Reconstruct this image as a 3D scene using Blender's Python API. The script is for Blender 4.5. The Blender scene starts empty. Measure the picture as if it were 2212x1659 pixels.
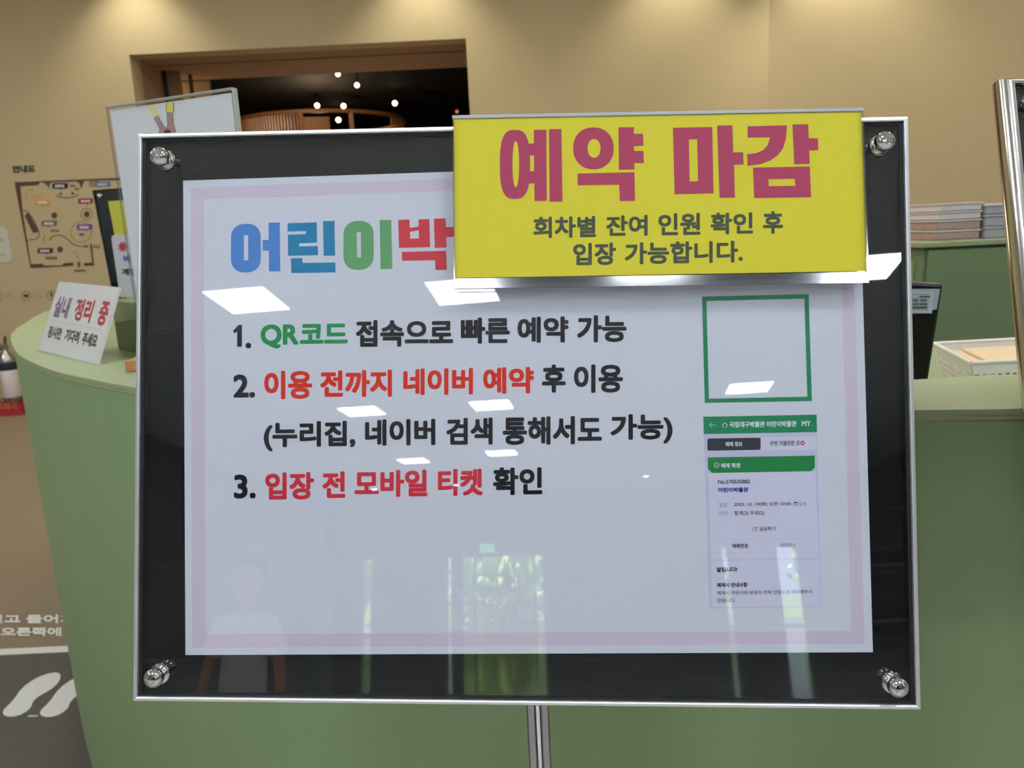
import bpy, math, random
from mathutils import Vector, Matrix
from mathutils.geometry import tessellate_polygon
random.seed(7)
S = bpy.context.scene
COL = S.collection

# ---------------------------------------------------------------- camera
EYE = 1.35
F = 1660.0
CX, CY = 1106.0, 829.5
g = Vector(((1500 - CX) / F, (8900 - CY) / F, 1.0)).normalized()        # plumb direction, camera axes (x right, y down, z forward)
fw = (Vector((0, 0, 1)) - g * g.z).normalized()
rt = g.cross(fw)
def c2w(v):
    return Vector((v.dot(rt), v.dot(fw), -v.dot(g)))
CAM = Vector((0, 0, EYE))
ax_x, ax_y, ax_z = c2w(Vector((1, 0, 0))), c2w(Vector((0, 1, 0))), c2w(Vector((0, 0, 1)))
cam = bpy.data.cameras.new('camera')
cam.sensor_width = 36.0
cam.lens = F / 2212.0 * 36.0
cam.clip_start = 0.02
cam.dof.use_dof = True
cam.dof.focus_distance = 0.67
cam.dof.aperture_fstop = 13.0
camo = bpy.data.objects.new('camera', cam)
COL.objects.link(camo)
camo.matrix_world = Matrix(((ax_x.x, -ax_y.x, -ax_z.x, 0), (ax_x.y, -ax_y.y, -ax_z.y, 0), (ax_x.z, -ax_y.z, -ax_z.z, EYE), (0, 0, 0, 1)))
S.camera = camo

# ---------------------------------------------------------------- world, light, exposure
S.view_settings.view_transform = 'Standard'
S.view_settings.look = 'None'
S.view_settings.gamma = 1.0
S.view_settings.exposure = 0.0
S.view_settings.use_curve_mapping = False
W = bpy.data.worlds.new('world')
S.world = W
W.use_nodes = True
wb = W.node_tree.nodes['Background']
wb.inputs[0].default_value = (0.72, 0.86, 1.0, 1)
wb.inputs[1].default_value = 3.2
PANEL_L = 34.0          # ceiling panels
WASH_W = 58.0           # warm wall washers

def lamp(name, kind, loc, energy, color, target=None, **kw):
    l = bpy.data.lights.new(name, kind)
    l.energy = energy
    l.color = color
    for k, v in kw.items():
        setattr(l, k, v)
    o = bpy.data.objects.new(name, l)
    o.location = loc
    if target is not None:
        o.rotation_euler = (Vector(target) - Vector(loc)).to_track_quat('-Z', 'Y').to_euler()
    COL.objects.link(o)
    return o
lamp('sun', 'SUN', (-4, -16, 20), 48.0, (1.0, 0.95, 0.85), (-1, -22, 0), angle=0.01)
for wx in (-5.7, -2.83, -0.55, 1.45):
    lamp('wall_washer', 'SPOT', (wx, 6.24, 3.70), WASH_W, (1.0, 0.92, 0.76), (wx, 6.50, 0.0), spot_size=math.radians(96), spot_blend=0.8, shadow_soft_size=0.04)
for wx, wy in ((2.52, 6.10), (4.9, 4.85)):
    lamp('wall_washer', 'SPOT', (wx, wy, 3.70), WASH_W * 1.5, (1.0, 0.92, 0.76), (wx + .12, wy + .24, 0.0), spot_size=math.radians(96), spot_blend=0.8, shadow_soft_size=0.04)

for wx in (-5.2, -2.6, 0.0, 2.6, 5.2):
    for wy in (2.6, 4.7):
        lamp('overhead_fill', 'AREA', (wx, wy, 3.72), 23, (1.0, 0.93, 0.82), (wx, wy, 0), size=.35, shape='DISK')  # unseen warm fill, added overhead to brighten the wall and counter
# ---------------------------------------------------------------- materials
def lin(c):
    c = c / 255.0
    return c / 12.92 if c <= 0.04045 else ((c + 0.055) / 1.055) ** 2.4
def L3(rgb):
    return tuple(lin(c) for c in rgb)
def mat(name, rgb, rough=0.6, metal=0.0, var=0.0, vscale=4.0, bump=0.0, bscale=60.0, spec=0.5, linear=False, coat=0.0):
    m = bpy.data.materials.new(name)
    m.use_nodes = True
    nt = m.node_tree
    b = nt.nodes['Principled BSDF']
    c = rgb if linear else L3(rgb)
    b.inputs['Base Color'].default_value = (*c, 1)
    b.inputs['Roughness'].default_value = rough
    b.inputs['Metallic'].default_value = metal
    b.inputs['Specular IOR Level'].default_value = spec
    b.inputs['Coat Weight'].default_value = coat
    if var or bump:
        tc = nt.nodes.new('ShaderNodeTexCoord')
    if var:
        n = nt.nodes.new('ShaderNodeTexNoise')
        n.inputs['Scale'].default_value = vscale
        n.inputs['Detail'].default_value = 6
        r = nt.nodes.new('ShaderNodeMix')
        r.data_type = 'RGBA'
        r.inputs[6].default_value = (*[x * (1 - var) for x in c], 1)
        r.inputs[7].default_value = (*[min(1, x * (1 + var)) for x in c], 1)
        nt.links.new(tc.outputs['Object'], n.inputs['Vector'])
        nt.links.new(n.outputs['Fac'], r.inputs[0])
        nt.links.new(r.outputs[2], b.inputs['Base Color'])
    if bump:
        n2 = nt.nodes.new('ShaderNodeTexNoise')
        n2.inputs['Scale'].default_value = bscale
        n2.inputs['Detail'].default_value = 4
        bp = nt.nodes.new('ShaderNodeBump')
        bp.inputs['Strength'].default_value = bump
        bp.inputs['Distance'].default_value = 0.002
        nt.links.new(tc.outputs['Object'], n2.inputs['Vector'])
        nt.links.new(n2.outputs['Fac'], bp.inputs['Height'])
        nt.links.new(bp.outputs[0], b.inputs['Normal'])
    return m
def emit(name, rgb, s):
    m = bpy.data.materials.new(name)
    m.use_nodes = True
    nt = m.node_tree
    nt.nodes.remove(nt.nodes['Principled BSDF'])
    e = nt.nodes.new('ShaderNodeEmission')
    e.inputs[0].default_value = (*L3(rgb), 1)
    e.inputs[1].default_value = s
    nt.links.new(e.outputs[0], nt.nodes['Material Output'].inputs[0])
    return m
def clear(name, gain=1.0, tint=(1, 1, 1), rough=0.012, scratch=0.0, ior=1.49):
    """thin clear plastic or glass: looks through, mirrors by Fresnel on its outer face"""
    m = bpy.data.materials.new(name)
    m.use_nodes = True
    nt = m.node_tree
    nt.nodes.remove(nt.nodes['Principled BSDF'])
    tr = nt.nodes.new('ShaderNodeBsdfTransparent')
    tr.inputs[0].default_value = (*tint, 1)
    gl = nt.nodes.new('ShaderNodeBsdfGlossy')
    gl.inputs['Roughness'].default_value = rough
    fr = nt.nodes.new('ShaderNodeFresnel')
    fr.inputs[0].default_value = ior
    ge = nt.nodes.new('ShaderNodeNewGeometry')
    iv = nt.nodes.new('ShaderNodeMath'); iv.operation = 'SUBTRACT'; iv.inputs[0].default_value = 1.0
    mu = nt.nodes.new('ShaderNodeMath'); mu.operation = 'MULTIPLY'
    m2 = nt.nodes.new('ShaderNodeMath'); m2.operation = 'MULTIPLY'; m2.inputs[1].default_value = gain; m2.use_clamp = True
    mx = nt.nodes.new('ShaderNodeMixShader')
    nt.links.new(ge.outputs['Backfacing'], iv.inputs[1])
    nt.links.new(fr.outputs[0], mu.inputs[0]); nt.links.new(iv.outputs[0], mu.inputs[1])
    nt.links.new(mu.outputs[0], m2.inputs[0]); nt.links.new(m2.outputs[0], mx.inputs[0])
    nt.links.new(tr.outputs[0], mx.inputs[1]); nt.links.new(gl.outputs[0], mx.inputs[2])
    last = mx
    if scratch:
        # fine hairline wear that scatters a little light
        tc = nt.nodes.new('ShaderNodeTexCoord')
        acc = None
        for ang, sc in ((0.35, (9, 700, 9)), (1.45, (11, 900, 11)), (2.2, (8, 800, 8))):
            mp = nt.nodes.new('ShaderNodeMapping')
            mp.inputs['Rotation'].default_value = (0, ang, 0)
            mp.inputs['Scale'].default_value = (sc[0], sc[0], sc[1])
            nz = nt.nodes.new('ShaderNodeTexNoise'); nz.inputs['Scale'].default_value = 1.0; nz.inputs['Detail'].default_value = 2
            mr = nt.nodes.new('ShaderNodeMapRange'); mr.inputs[1].default_value = 0.70; mr.inputs[2].default_value = 0.80; mr.inputs[3].default_value = 0; mr.inputs[4].default_value = scratch
            nt.links.new(tc.outputs['Object'], mp.inputs[0]); nt.links.new(mp.outputs[0], nz.inputs['Vector']); nt.links.new(nz.outputs['Fac'], mr.inputs[0])
            if acc is None: acc = mr
            else:
                ad = nt.nodes.new('ShaderNodeMath'); ad.operation = 'ADD'; ad.use_clamp = True
                nt.links.new(acc.outputs[0], ad.inputs[0]); nt.links.new(mr.outputs[0], ad.inputs[1]); acc = ad
        df = nt.nodes.new('ShaderNodeBsdfDiffuse'); df.inputs[0].default_value = (.8, .83, .9, 1)
        m3 = nt.nodes.new('ShaderNodeMixShader')
        nt.links.new(acc.outputs[0], m3.inputs[0]); nt.links.new(mx.outputs[0], m3.inputs[1]); nt.links.new(df.outputs[0], m3.inputs[2])
        last = m3
    nt.links.new(last.outputs[0], nt.nodes['Material Output'].inputs[0])
    return m
VEIL, GAIN = 0.030, 0.80
def ink(name, rgb, veil=None):
    """print colour read off the photograph behind clear plastic: the sheet's sheen taken away again"""
    v = VEIL if veil is None else veil
    return mat(name, tuple(min(.86, max(.004, (x - v) / GAIN)) for x in L3(rgb)), rough=.75, spec=.2, linear=True)

M = {}
M['chrome'] = mat('polished_chrome', (225, 225, 222), .07, 1.0)
M['alu'] = mat('anodised_aluminium', (240, 241, 240), .36, .85)
M['tube'] = mat('satin_chrome_tube', (222, 220, 214), .16, 1.0)
M['alu_dull'] = mat('brushed_aluminium', (160, 158, 158), .38, 1.0, var=.08, vscale=30)
M['black'] = mat('black_laminate', (9, 10, 12), .5, var=.15, vscale=6, spec=.12)
M['rubber'] = mat('black_rubber', (10, 10, 12), .55)
M['paper'] = ink('poster_paper', (196, 199, 207))
M['pink'] = ink('lilac_border_ink', (194, 183, 197))
M['acrylic'] = clear('clear_acrylic_sheet', 3.0, scratch=.05)
M['pocket'] = clear('clear_pocket_plastic', 1.1, tint=(.985, .985, .98), rough=.03)
M['pocket_matte'] = clear('satin_pocket_plastic', .7, tint=(.985, .985, .98), rough=.4)
M['pocket_edge'] = clear('clear_plastic_edge', 5.0, tint=(.80, .80, .82), rough=.10)
M['edge'] = mat('clear_plastic_fold', (186, 188, 188), .16, spec=1.0)
M['glass'] = clear('window_glass', 2.0, tint=(.93, .97, .95), rough=.002, ior=1.5)
M['wall'] = mat('beige_wall_paint', (180, 164, 127), .8, var=.025, vscale=1.5, bump=.05, bscale=90)
M['wall_lobby'] = mat('pale_lobby_paint', (138, 139, 140), .8, var=.02)
M['ceiling'] = mat('white_ceiling_board', (236, 239, 238), .85, var=.02)
M['floor'] = mat('taupe_vinyl_floor', (128, 112, 92), .42, var=.06, vscale=2.2, bump=.05, bscale=40)
M['rug'] = mat('dark_floor_mat', (78, 75, 66), .75, var=.16, vscale=26, bump=.1, bscale=300)
M['white_vinyl'] = mat('white_floor_vinyl', (205, 203, 196), .6)
M['green'] = mat('sage_green_laminate', (132, 155, 108), .5, var=.03, vscale=2, bump=.02, bscale=200)
M['green_shaded'] = mat('shaded_sage_laminate', (112, 132, 92), .5, var=.03, vscale=2)  # the sage laminate again, the cabinet's shading put into a darker colour
M['green_top'] = mat('sage_green_counter_top', (150, 163, 121), .42, var=.02, vscale=3)
M['green_edge'] = mat('worn_counter_edge', (158, 162, 124), .5, var=.1, vscale=40)
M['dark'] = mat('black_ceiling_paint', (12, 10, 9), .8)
M['soffit'] = mat('brown_soffit_paint', (150, 120, 90), .8, var=.03)
M['door'] = mat('dark_door_edge', (46, 36, 28), .6)
M['wood'] = mat('amber_wood', (186, 132, 82), .5, var=.15, vscale=18)
M['white'] = mat('white_card', (232, 232, 228), .6)
M['white_plastic'] = mat('white_plastic', (228, 222, 212), .45)
M['blackp'] = mat('black_plastic', (10, 11, 12), .38)
M['panel'] = emit('ceiling_panel_light', (236, 243, 255), PANEL_L)
M['bulb'] = emit('warm_spot_bulb', (255, 226, 176), 9.0)
M['exit'] = emit('exit_sign_green', (60, 220, 150), 3.0)

# ---------------------------------------------------------------- pixel helpers: a photo pixel becomes a real point on a stated plane
def ray(px):
    return c2w(Vector(((px[0] - CX) / F, (px[1] - CY) / F, 1.0)))
def at_y(px, Y):
    d = ray(px); return CAM + d * (Y / d.y)
def at_z(px, Z):
    d = ray(px); return CAM + d * ((Z - EYE) / d.z)
def at_plane(px, p0, n):
    d = ray(px); return CAM + d * ((p0 - CAM).dot(n) / d.dot(n))
# pose of the notice board (camera axes): measured from the frame and the A2 poster in it
def rodr(w):
    return Matrix.Rotation(w.length, 3, w.normalized())
RB = rodr(Vector((-0.0292, 0.0446, -0.0067)))
TB = Vector((0.0037, 0.0244, 0.6685))
BX = c2w(RB @ Vector((1, 0, 0)))
BZ = c2w(RB @ Vector((0, -1, 0)))
BN = c2w(RB @ Vector((0, 0, -1)))
BC = CAM + c2w(TB)
def PB(px, d=0.0):
    return at_plane(px, BC + BN * d, BN)
def board(x, z, d=0.0):
    return BC + BX * x + BZ * z + BN * d
def to_board(p):
    q = p - BC
    return q.dot(BX), q.dot(BZ)

# ---------------------------------------------------------------- object helpers
WL = {}        # world location of every object made here
def thing(name, label=None, cat=None, loc=(0, 0, 0), group=None, kind=None):
    o = bpy.data.objects.new(name, None)
    o.empty_display_size = .05
    COL.objects.link(o)
    o.location = loc
    WL[o.name] = Vector(loc)
    tag(o, label, cat, group, kind)
    return o
def tag(o, label=None, cat=None, group=None, kind=None):
    if label: o['label'] = label
    if cat: o['category'] = cat
    if group: o['group'] = group
    if kind: o['kind'] = kind
    return o
def mesh(name, verts, faces, m, parent=None, smooth=False, origin=None, bevel=0.0, **tags):
    verts = [Vector(v) for v in verts]
    if origin is None:
        lo = [min(v[i] for v in verts) for i in range(3)]; hi = [max(v[i] for v in verts) for i in range(3)]
        origin = Vector([(a + b) / 2 for a, b in zip(lo, hi)])
        if parent is None: origin.z = lo[2]
    origin = Vector(origin)
    me = bpy.data.meshes.new(name)
    me.from_pydata([v - origin for v in verts], [], faces)
    me.update()
    me.materials.append(m)
    if smooth:
        me.polygons.foreach_set('use_smooth', [True] * len(me.polygons))
        me.set_sharp_from_angle(angle=math.radians(40))
    o = bpy.data.objects.new(name, me)
    COL.objects.link(o)
    WL[o.name] = origin
    if parent is not None:
        o.parent = parent
        o.location = origin - WL[parent.name]
    else:
        o.location = origin
    if bevel:
        b = o.modifiers.new('bevel', 'BEVEL'); b.width = bevel; b.segments = 2; b.limit_method = 'ANGLE'
    tag(o, **tags)
    return o
class MB:
    def __init__(s): s.v = []; s.f = []
    def add(s, v, f):
        b = len(s.v); s.v += [Vector(x) for x in v]; s.f += [tuple(b + i for i in q) for q in f]; return s
    def box(s, a, b):
        x0, y0, z0 = a; x1, y1, z1 = b
        return s.add([(x0, y0, z0), (x1, y0, z0), (x1, y1, z0), (x0, y1, z0), (x0, y0, z1), (x1, y0, z1), (x1, y1, z1), (x0, y1, z1)],
                     [(0, 3, 2, 1), (4, 5, 6, 7), (0, 1, 5, 4), (1, 2, 6, 5), (2, 3, 7, 6), (3, 0, 4, 7)])
    def prism(s, poly, vec):
        """closed polygon of points pushed along vec; poly counter-clockwise seen against vec"""
        n = len(poly); vec = Vector(vec)
        P = [Vector(p) for p in poly]
        f = [tuple(range(n - 1, -1, -1)), tuple(range(n, 2 * n))] + [(i, (i + 1) % n, n + (i + 1) % n, n + i) for i in range(n)]
        return s.add(P + [p + vec for p in P], f)
    def loft(s, rings, close=True, caps=True):
        n = len(rings[0]); b = len(s.v)
        for r in rings: s.v += [Vector(p) for p in r]
        for k in range(len(rings) - 1):
            for i in range(n if close else n - 1):
                j = (i + 1) % n
                s.f.append((b + k * n + i, b + k * n + j, b + (k + 1) * n + j, b + (k + 1) * n + i))
        if caps and close:
            s.f.append(tuple(b + i for i in range(n - 1, -1, -1)))
            s.f.append(tuple(b + (len(rings) - 1) * n + i for i in range(n)))
        return s
    def lathe(s, prof, c, axis, n=32):
        axis = Vector(axis).normalized()
        u = axis.orthogonal().normalized(); w = axis.cross(u)
        rings = []
        for r, h in prof:
            rings.append([Vector(c) + axis * h + (u * math.cos(2 * math.pi * i / n) + w * math.sin(2 * math.pi * i / n)) * max(r, 1e-5) for i in range(n)])
        return s.loft(rings)
    def tube(s, pts, r, n=12):
        pts = [Vector(p) for p in pts]
        rings = []; u = None
        for i, p in enumerate(pts):
            t = (pts[min(i + 1, len(pts) - 1)] - pts[max(i - 1, 0)]).normalized()
            u = t.orthogonal().normalized() if u is None else (u - t * u.dot(t)).normalized()
            w = t.cross(u)
            rr = r[i] if isinstance(r, (list, tuple)) else r
            rings.append([p + (u * math.cos(2 * math.pi * k / n) + w * math.sin(2 * math.pi * k / n)) * rr for k in range(n)])
        return s.loft(rings)
    def build(s, name, m, parent=None, **kw):
        return mesh(name, s.v, s.f, m, parent, **kw)

# flat print: polygons (outer loop first, holes after), in pixels, laid on a plane by the mapper
def shape(name, polys, mapper, m, parent):
    """polys: list of shapes; each shape is a list of loops (outer, hole, hole...) of pixel points"""
    V, Fc = [], []
    for k_, loops in enumerate(polys):
        flat = [p for l in loops for p in l]
        tris = tessellate_polygon([[Vector((p[0], p[1], 0)) for p in l] for l in loops])
        b = len(V)
        V += [mapper(p, k_ * 4e-6) for p in flat]
        for t in tris:
            a, c, d = [flat[i] for i in t]
            cr = (c[0] - a[0]) * (d[1] - a[1]) - (c[1] - a[1]) * (d[0] - a[0])
            t = tuple(b + i for i in t)
            Fc.append(t if cr < 0 else (t[0], t[2], t[1]))
    return mesh(name, V, Fc, m, parent)
def ell(cx, cy, rx, ry, n=40, p=2.0):
    out = []
    for i in range(n):
        a = 2 * math.pi * i / n
        c, s_ = math.cos(a), math.sin(a)
        out.append((cx + rx * math.copysign(abs(c) ** (2 / p), c), cy + ry * math.copysign(abs(s_) ** (2 / p), s_)))
    return out
def rrect(x0, y0, x1, y1, r, n=6, slope=0.0):
    out = []
    for (cx, cy, a0) in ((x1 - r, y0 + r, -90), (x1 - r, y1 - r, 0), (x0 + r, y1 - r, 90), (x0 + r, y0 + r, 180)):
        for i in range(n + 1):
            a = math.radians(a0 + 90 * i / n)
            x = cx + r * math.cos(a)
            out.append((x, cy + r * math.sin(a) + slope * (x - x0)))
    return out
def ribbon(pts, w):
    """thick open line as one polygon"""
    L, R = [], []
    P = [Vector(p).to_2d() if not isinstance(p, tuple) else Vector(p) for p in pts]
    for i, p in enumerate(P):
        t = (P[min(i + 1, len(P) - 1)] - P[max(i - 1, 0)]).normalized()
        nrm = Vector((-t.y, t.x)) * w / 2
        L.append(tuple(p + nrm)); R.append(tuple(p - nrm))
    return L + R[::-1]
def T(off, sc):
    """zoom-crop coordinates to photo pixels"""
    return lambda p: (off[0] + p[0] / sc, off[1] + p[1] / sc)
def conv(polys, tf):
    return [[[tf(p) for p in l] for l in s] for s in polys]

_tc = {}
def glyphs(body):
    if body not in _tc:
        c = bpy.data.curves.new('text', 'FONT')
        c.body = body; c.size = 1.0; c.resolution_u = 5
        o = bpy.data.objects.new('text', c)
        me = bpy.data.meshes.new_from_object(o)
        v = [(p.co.x, p.co.y) for p in me.vertices]
        f = [tuple(p.vertices) for p in me.polygons]
        bpy.data.objects.remove(o); bpy.data.meshes.remove(me); bpy.data.curves.remove(c)
        _tc[body] = (v, f)
    return _tc[body]
def text(name, body, box, mapper, m, parent, bold=0.0, slope=0.0, out=None, shear=0.0):
    """box = x0, x1, y_top, y_bottom in pixels; the glyphs are fitted into it, then laid on the plane.
    bold thickens every stroke (in pixels) by overlaid shifted copies a few microns apart"""
    v, f = glyphs(body)
    x0, x1, yt, yb = box
    xs = [p[0] for p in v]; ys = [p[1] for p in v]
    ax, bx, ay, by = min(xs), max(xs), min(ys), max(ys)
    b = bold
    shifts = [(0, 0)] if not b else [(0, 0), (b, 0), (-b, 0), (0, b), (0, -b), (b * .82, b * .82), (-b * .82, b * .82), (b * .82, -b * .82), (-b * .82, -b * .82)]
    V, Fc = [], []
    xm = (x0 + x1) / 2
    for k, (sx, sy) in enumerate(shifts):
        base = len(V)
        for (x, y) in v:
            X = x0 + b + (x - ax) / (bx - ax) * (x1 - x0 - 2 * b) + sx
            Y = yb - b - (y - ay) / (by - ay) * (yb - yt - 2 * b) + sy + slope * (X - xm)
            V.append(mapper((X, Y), k * 1.5e-6))
        Fc += [tuple(base + i for i in q) for q in f]
    # face the viewer
    a, c, d = [V[i] for i in Fc[0][:3]]
    if (c - a).cross(d - a).dot(CAM - a) < 0:
        Fc = [q[::-1] for q in Fc]
    return mesh(name, V, Fc, m, parent)

# ================================================================ the room
WY = 6.6
CEIL = 3.75
mb = MB().box((-7.2, WY, 0), (-2.94, WY + .18, CEIL)).box((-.235, WY, 0), (2.2, WY + .18, CEIL)).box((-2.94, WY, 2.84), (-.235, WY + .18, CEIL))
mb.build('wall_front', M['wall'], kind='structure', origin=(0, WY, 0))
MB().prism([(2.2, WY, 0), (7.0, 4.1, 0), (7.0, 4.4, 0), (2.2, WY + .2, 0)], (0, 0, CEIL)).build('wall_corner', M['wall'], kind='structure')
MB().box((-7.4, -24, 0), (-7.2, WY + .18, CEIL)).build('wall_left', M['wall_lobby'], kind='structure')
MB().box((7.0, -24, 0), (7.2, 5.6, CEIL)).build('wall_right', M['wall_lobby'], kind='structure')
MB().box((-9.2, .25, -.1), (7.2, 28, 0)).build('floor', M['floor'], kind='structure')
M['granite'] = mat('pale_lobby_granite', (196, 194, 188), .12, var=.10, vscale=60)
MB().box((-7.4, -24.4, -.1), (7.2, .25, 0)).build('floor_lobby', M['granite'], kind='structure')
MB().box((-7.4, -24.4, CEIL), (7.2, WY + .18, CEIL + .1)).build('ceiling', M['ceiling'], kind='structure')
MB().box((-7.2, WY - .012, 0), (-2.96, WY, .09)).build('baseboard_front', M['soffit'], kind='structure')

# doorway with its brown soffit, stepped, and the folded door leaves at its left
tr = thing('trim_1', kind='structure', loc=(-1.6, 7.2, 2.84))
MB().box((-3.1, WY + .18, 2.84), (-.1, 7.02, 3.0)).build('soffit_board', M['soffit'], tr)
MB().box((-3.1, 7.03, 2.83), (-.1, 7.36, 3.0)).build('soffit_board', M['soffit'], tr)
MB().box((-3.1, 7.37, 2.84), (-.1, 7.72, 3.0)).build('soffit_board', M['soffit'], tr)
MB().box((-3.12, WY + .18, 0), (-2.94, 7.19, 2.84)).build('jamb', M['soffit'], tr)
MB().box((-.235, WY + .18, 0), (-.05, 7.72, 2.84)).build('jamb', M['soffit'], tr)
dr = thing('door_1', kind='structure', loc=(-2.85, 7.4, 0))
MB().box((-3.0, 7.2, 0), (-2.915, 7.23, 2.835)).build('door_edge', M['door'], dr)
MB().box((-2.915, 7.22, 0), (-2.80, 7.26, 2.835)).build('door_leaf', M['soffit'], dr, bevel=.004)
MB().box((-2.80, 7.42, 0), (-2.775, 7.45, 2.835)).build('door_edge', M['door'], dr)
MB().box((-3.0, 7.74, 0), (-2.73, 7.78, 2.835)).build('door_leaf', M['soffit'], dr, bevel=.004)

# the dark exhibition room beyond
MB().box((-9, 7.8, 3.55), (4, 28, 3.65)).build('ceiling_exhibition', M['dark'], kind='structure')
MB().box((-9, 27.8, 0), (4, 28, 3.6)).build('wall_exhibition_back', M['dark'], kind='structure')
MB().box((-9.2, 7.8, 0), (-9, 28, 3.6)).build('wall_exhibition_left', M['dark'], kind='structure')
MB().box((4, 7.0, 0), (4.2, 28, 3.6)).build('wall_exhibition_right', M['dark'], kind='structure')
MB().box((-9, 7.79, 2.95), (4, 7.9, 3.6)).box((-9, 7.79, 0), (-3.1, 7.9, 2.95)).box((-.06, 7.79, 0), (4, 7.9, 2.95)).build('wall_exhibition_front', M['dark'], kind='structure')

spots = [((730, 160), 12.0, .042), ((771, 184), 13.4, .042), ((685, 228), 15.0, .044), ((742, 229), 15.4, .044), ((853, 223), 14.6, .044), ((731, 259), 16.5, .045), ((987, 241), 14.0, .03)]
spot_at = ['highest of the lit spotlights in the dark room behind the doorway',
           'spotlight just right of and below the highest one in the dark room',
           'spotlight above the round slatted screen, left of its pair',
           'spotlight above the round slatted screen, right of its pair',
           'spotlight furthest right among the bright ones in the dark room',
           'lowest bright spotlight, seen through the top of the round screen',
           'dim orange spotlight by the right edge of the dark doorway']
M['bulb_dim'] = emit('amber_spot_bulb', (220, 120, 60), 1.0)
for i, (px, Y, r) in enumerate(spots):
    p = at_z(px, 3.34)
    r = r * p.y / 13.0
    t = thing('spotlight', spot_at[i], 'spotlight', p, group='lit spotlights in the dark exhibition room')
    ax = (CAM - p).normalized()
    MB().lathe([(r * .5, -.14), (r * 1.05, -.12), (r * 1.1, -.005), (r * .95, 0)], p, ax, 16).build('lamp_housing', M['blackp'], t, smooth=True)
    MB().lathe([(0, 0), (r * .9, .002), (r * .7, .012), (0, .018)], p, ax, 16).build('bulb', M['bulb_dim' if i == 6 else 'bulb'], t, smooth=True)
    MB().tube([p + Vector((0, .06, 0)), (p.x, p.y + .06, 3.56)], .012, 6).build('drop_rod', M['blackp'], t)
# round slatted screen, lit from inside
cx_, cy_, rad = -2.72, 12.3, 1.30
ztop = at_y((700, 236), 11.1).z
sc_ = thing('slatted_screen', 'round amber wooden slatted screen standing in the dark room', 'screen', (cx_, cy_, 0))
def arc(a0, a1, r, n):
    return [(cx_ + r * math.cos(math.radians(a0 + (a1 - a0) * i / n)), cy_ + r * math.sin(math.radians(a0 + (a1 - a0) * i / n))) for i in range(n + 1)]
def ringwall(name, a0, a1, r, th, z0, z1, m, par, n=28):
    A, B = arc(a0, a1, r, n), arc(a0, a1, r - th, n)
    q = MB()
    q.loft([[(a[0], a[1], z0), (b[0], b[1], z0), (b[0], b[1], z1), (a[0], a[1], z1)] for a, b in zip(A, B)])
    return q.build(name, m, par)
ringwall('top_rail', 0, 360, rad, .07, ztop - .045, ztop, M['wood'], sc_, 64)
ringwall('middle_rail', 0, 360, rad - .01, .04, ztop - 1.05, ztop - .97, M['wood'], sc_, 64)
ringwall('base_rail', 0, 360, rad, .07, 0, .12, M['wood'], sc_, 64)
for k in range(44):
    a = 180 + k * 2.1
    x, y = cx_ + (rad - .03) * math.cos(math.radians(a)), cy_ + (rad - .03) * math.sin(math.radians(a))
    MB().box((x - .011, y - .011, .1), (x + .011, y + .011, ztop - .04)).build('slat', M['wood'], sc_)
for a in (271, 302, 349, 180, 60, 120):
    x, y = cx_ + (rad - .035) * math.cos(math.radians(a)), cy_ + (rad - .035) * math.sin(math.radians(a))
    MB().box((x - .03, y - .03, 0), (x + .03, y + .03, ztop - .01)).build('post', M['wood'], sc_)
ringwall('curved_panel', 272, 288, rad - .03, .02, .1, ztop - .1, M['wood'], sc_, 12)
for k in range(9):
    a = 335 + k * 3
    x, y = cx_ + (rad - .03) * math.cos(math.radians(a)), cy_ + (rad - .03) * math.sin(math.radians(a))
    MB().box((x - .011, y - .011, .1), (x + .011, y + .011, ztop - .04)).build('slat', M['wood'], sc_)
lamp('screen_glow', 'POINT', (cx_, cy_ - .1, 3.0), 30, (1, .70, .44), shadow_soft_size=.1)
lamp('screen_glow', 'SPOT', (-2.6, 8.6, 3.5), 90, (1, .72, .48), (cx_, cy_ - 1, 1.9), spot_size=1.3, shadow_soft_size=.1)
lamp('soffit_glow', 'POINT', (-1.3, 8.0, 1.2), 22, (1, .76, .58), shadow_soft_size=.15)

# ---------------------------------------------------------------- lobby ceiling panels (some mirrored in the acrylic, the rest added unseen for even light)
PX = [(-2.98, -5.17), (-.96, -5.28), (.72, -4.85), (2.62, -5.32), (-3.22, -9.75), (-1.25, -9.77), (2.45, -9.49), (-3.45, -14.33), (-1.55, -13.86), (-2.8, -.6), (-.8, -.6), (1.2, -.6), (3.2, -.6), (-4.8, 2.2), (5.0, -3.0), (-5.6, -3.0)]
pan0 = None
PLAB = ['square ceiling light mirrored on the acrylic under the blue title letter', 'square ceiling light mirrored just left of and below the yellow sign', 'square ceiling light mirrored as a sliver under the middle of the yellow sign',
        'square ceiling light mirrored on the black border right of the yellow sign', 'square ceiling light mirrored below the second red line of text', 'square ceiling light mirrored below the word before the last in line two',
        'square ceiling light mirrored at the foot of the green square', 'small square ceiling light mirrored above the third numbered line, the left one', 'small square ceiling light mirrored above the third numbered line, the right one',
        'unseen added ceiling light overhead, first from the left in the row above the viewer', 'unseen added ceiling light overhead, second from the left in the row above the viewer', 'unseen added ceiling light overhead, third from the left in the row above the viewer', 'unseen added ceiling light overhead, fourth from the left in the row above the viewer',
        'unseen added ceiling light over the floor at the far left of the counter', 'unseen added ceiling light near the right lobby wall', 'unseen added ceiling light near the left lobby wall']
def panel_box(w, y0, y1, z0, z1):
    return MB().box((-w, -w, z0), (w, w, z1))
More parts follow.
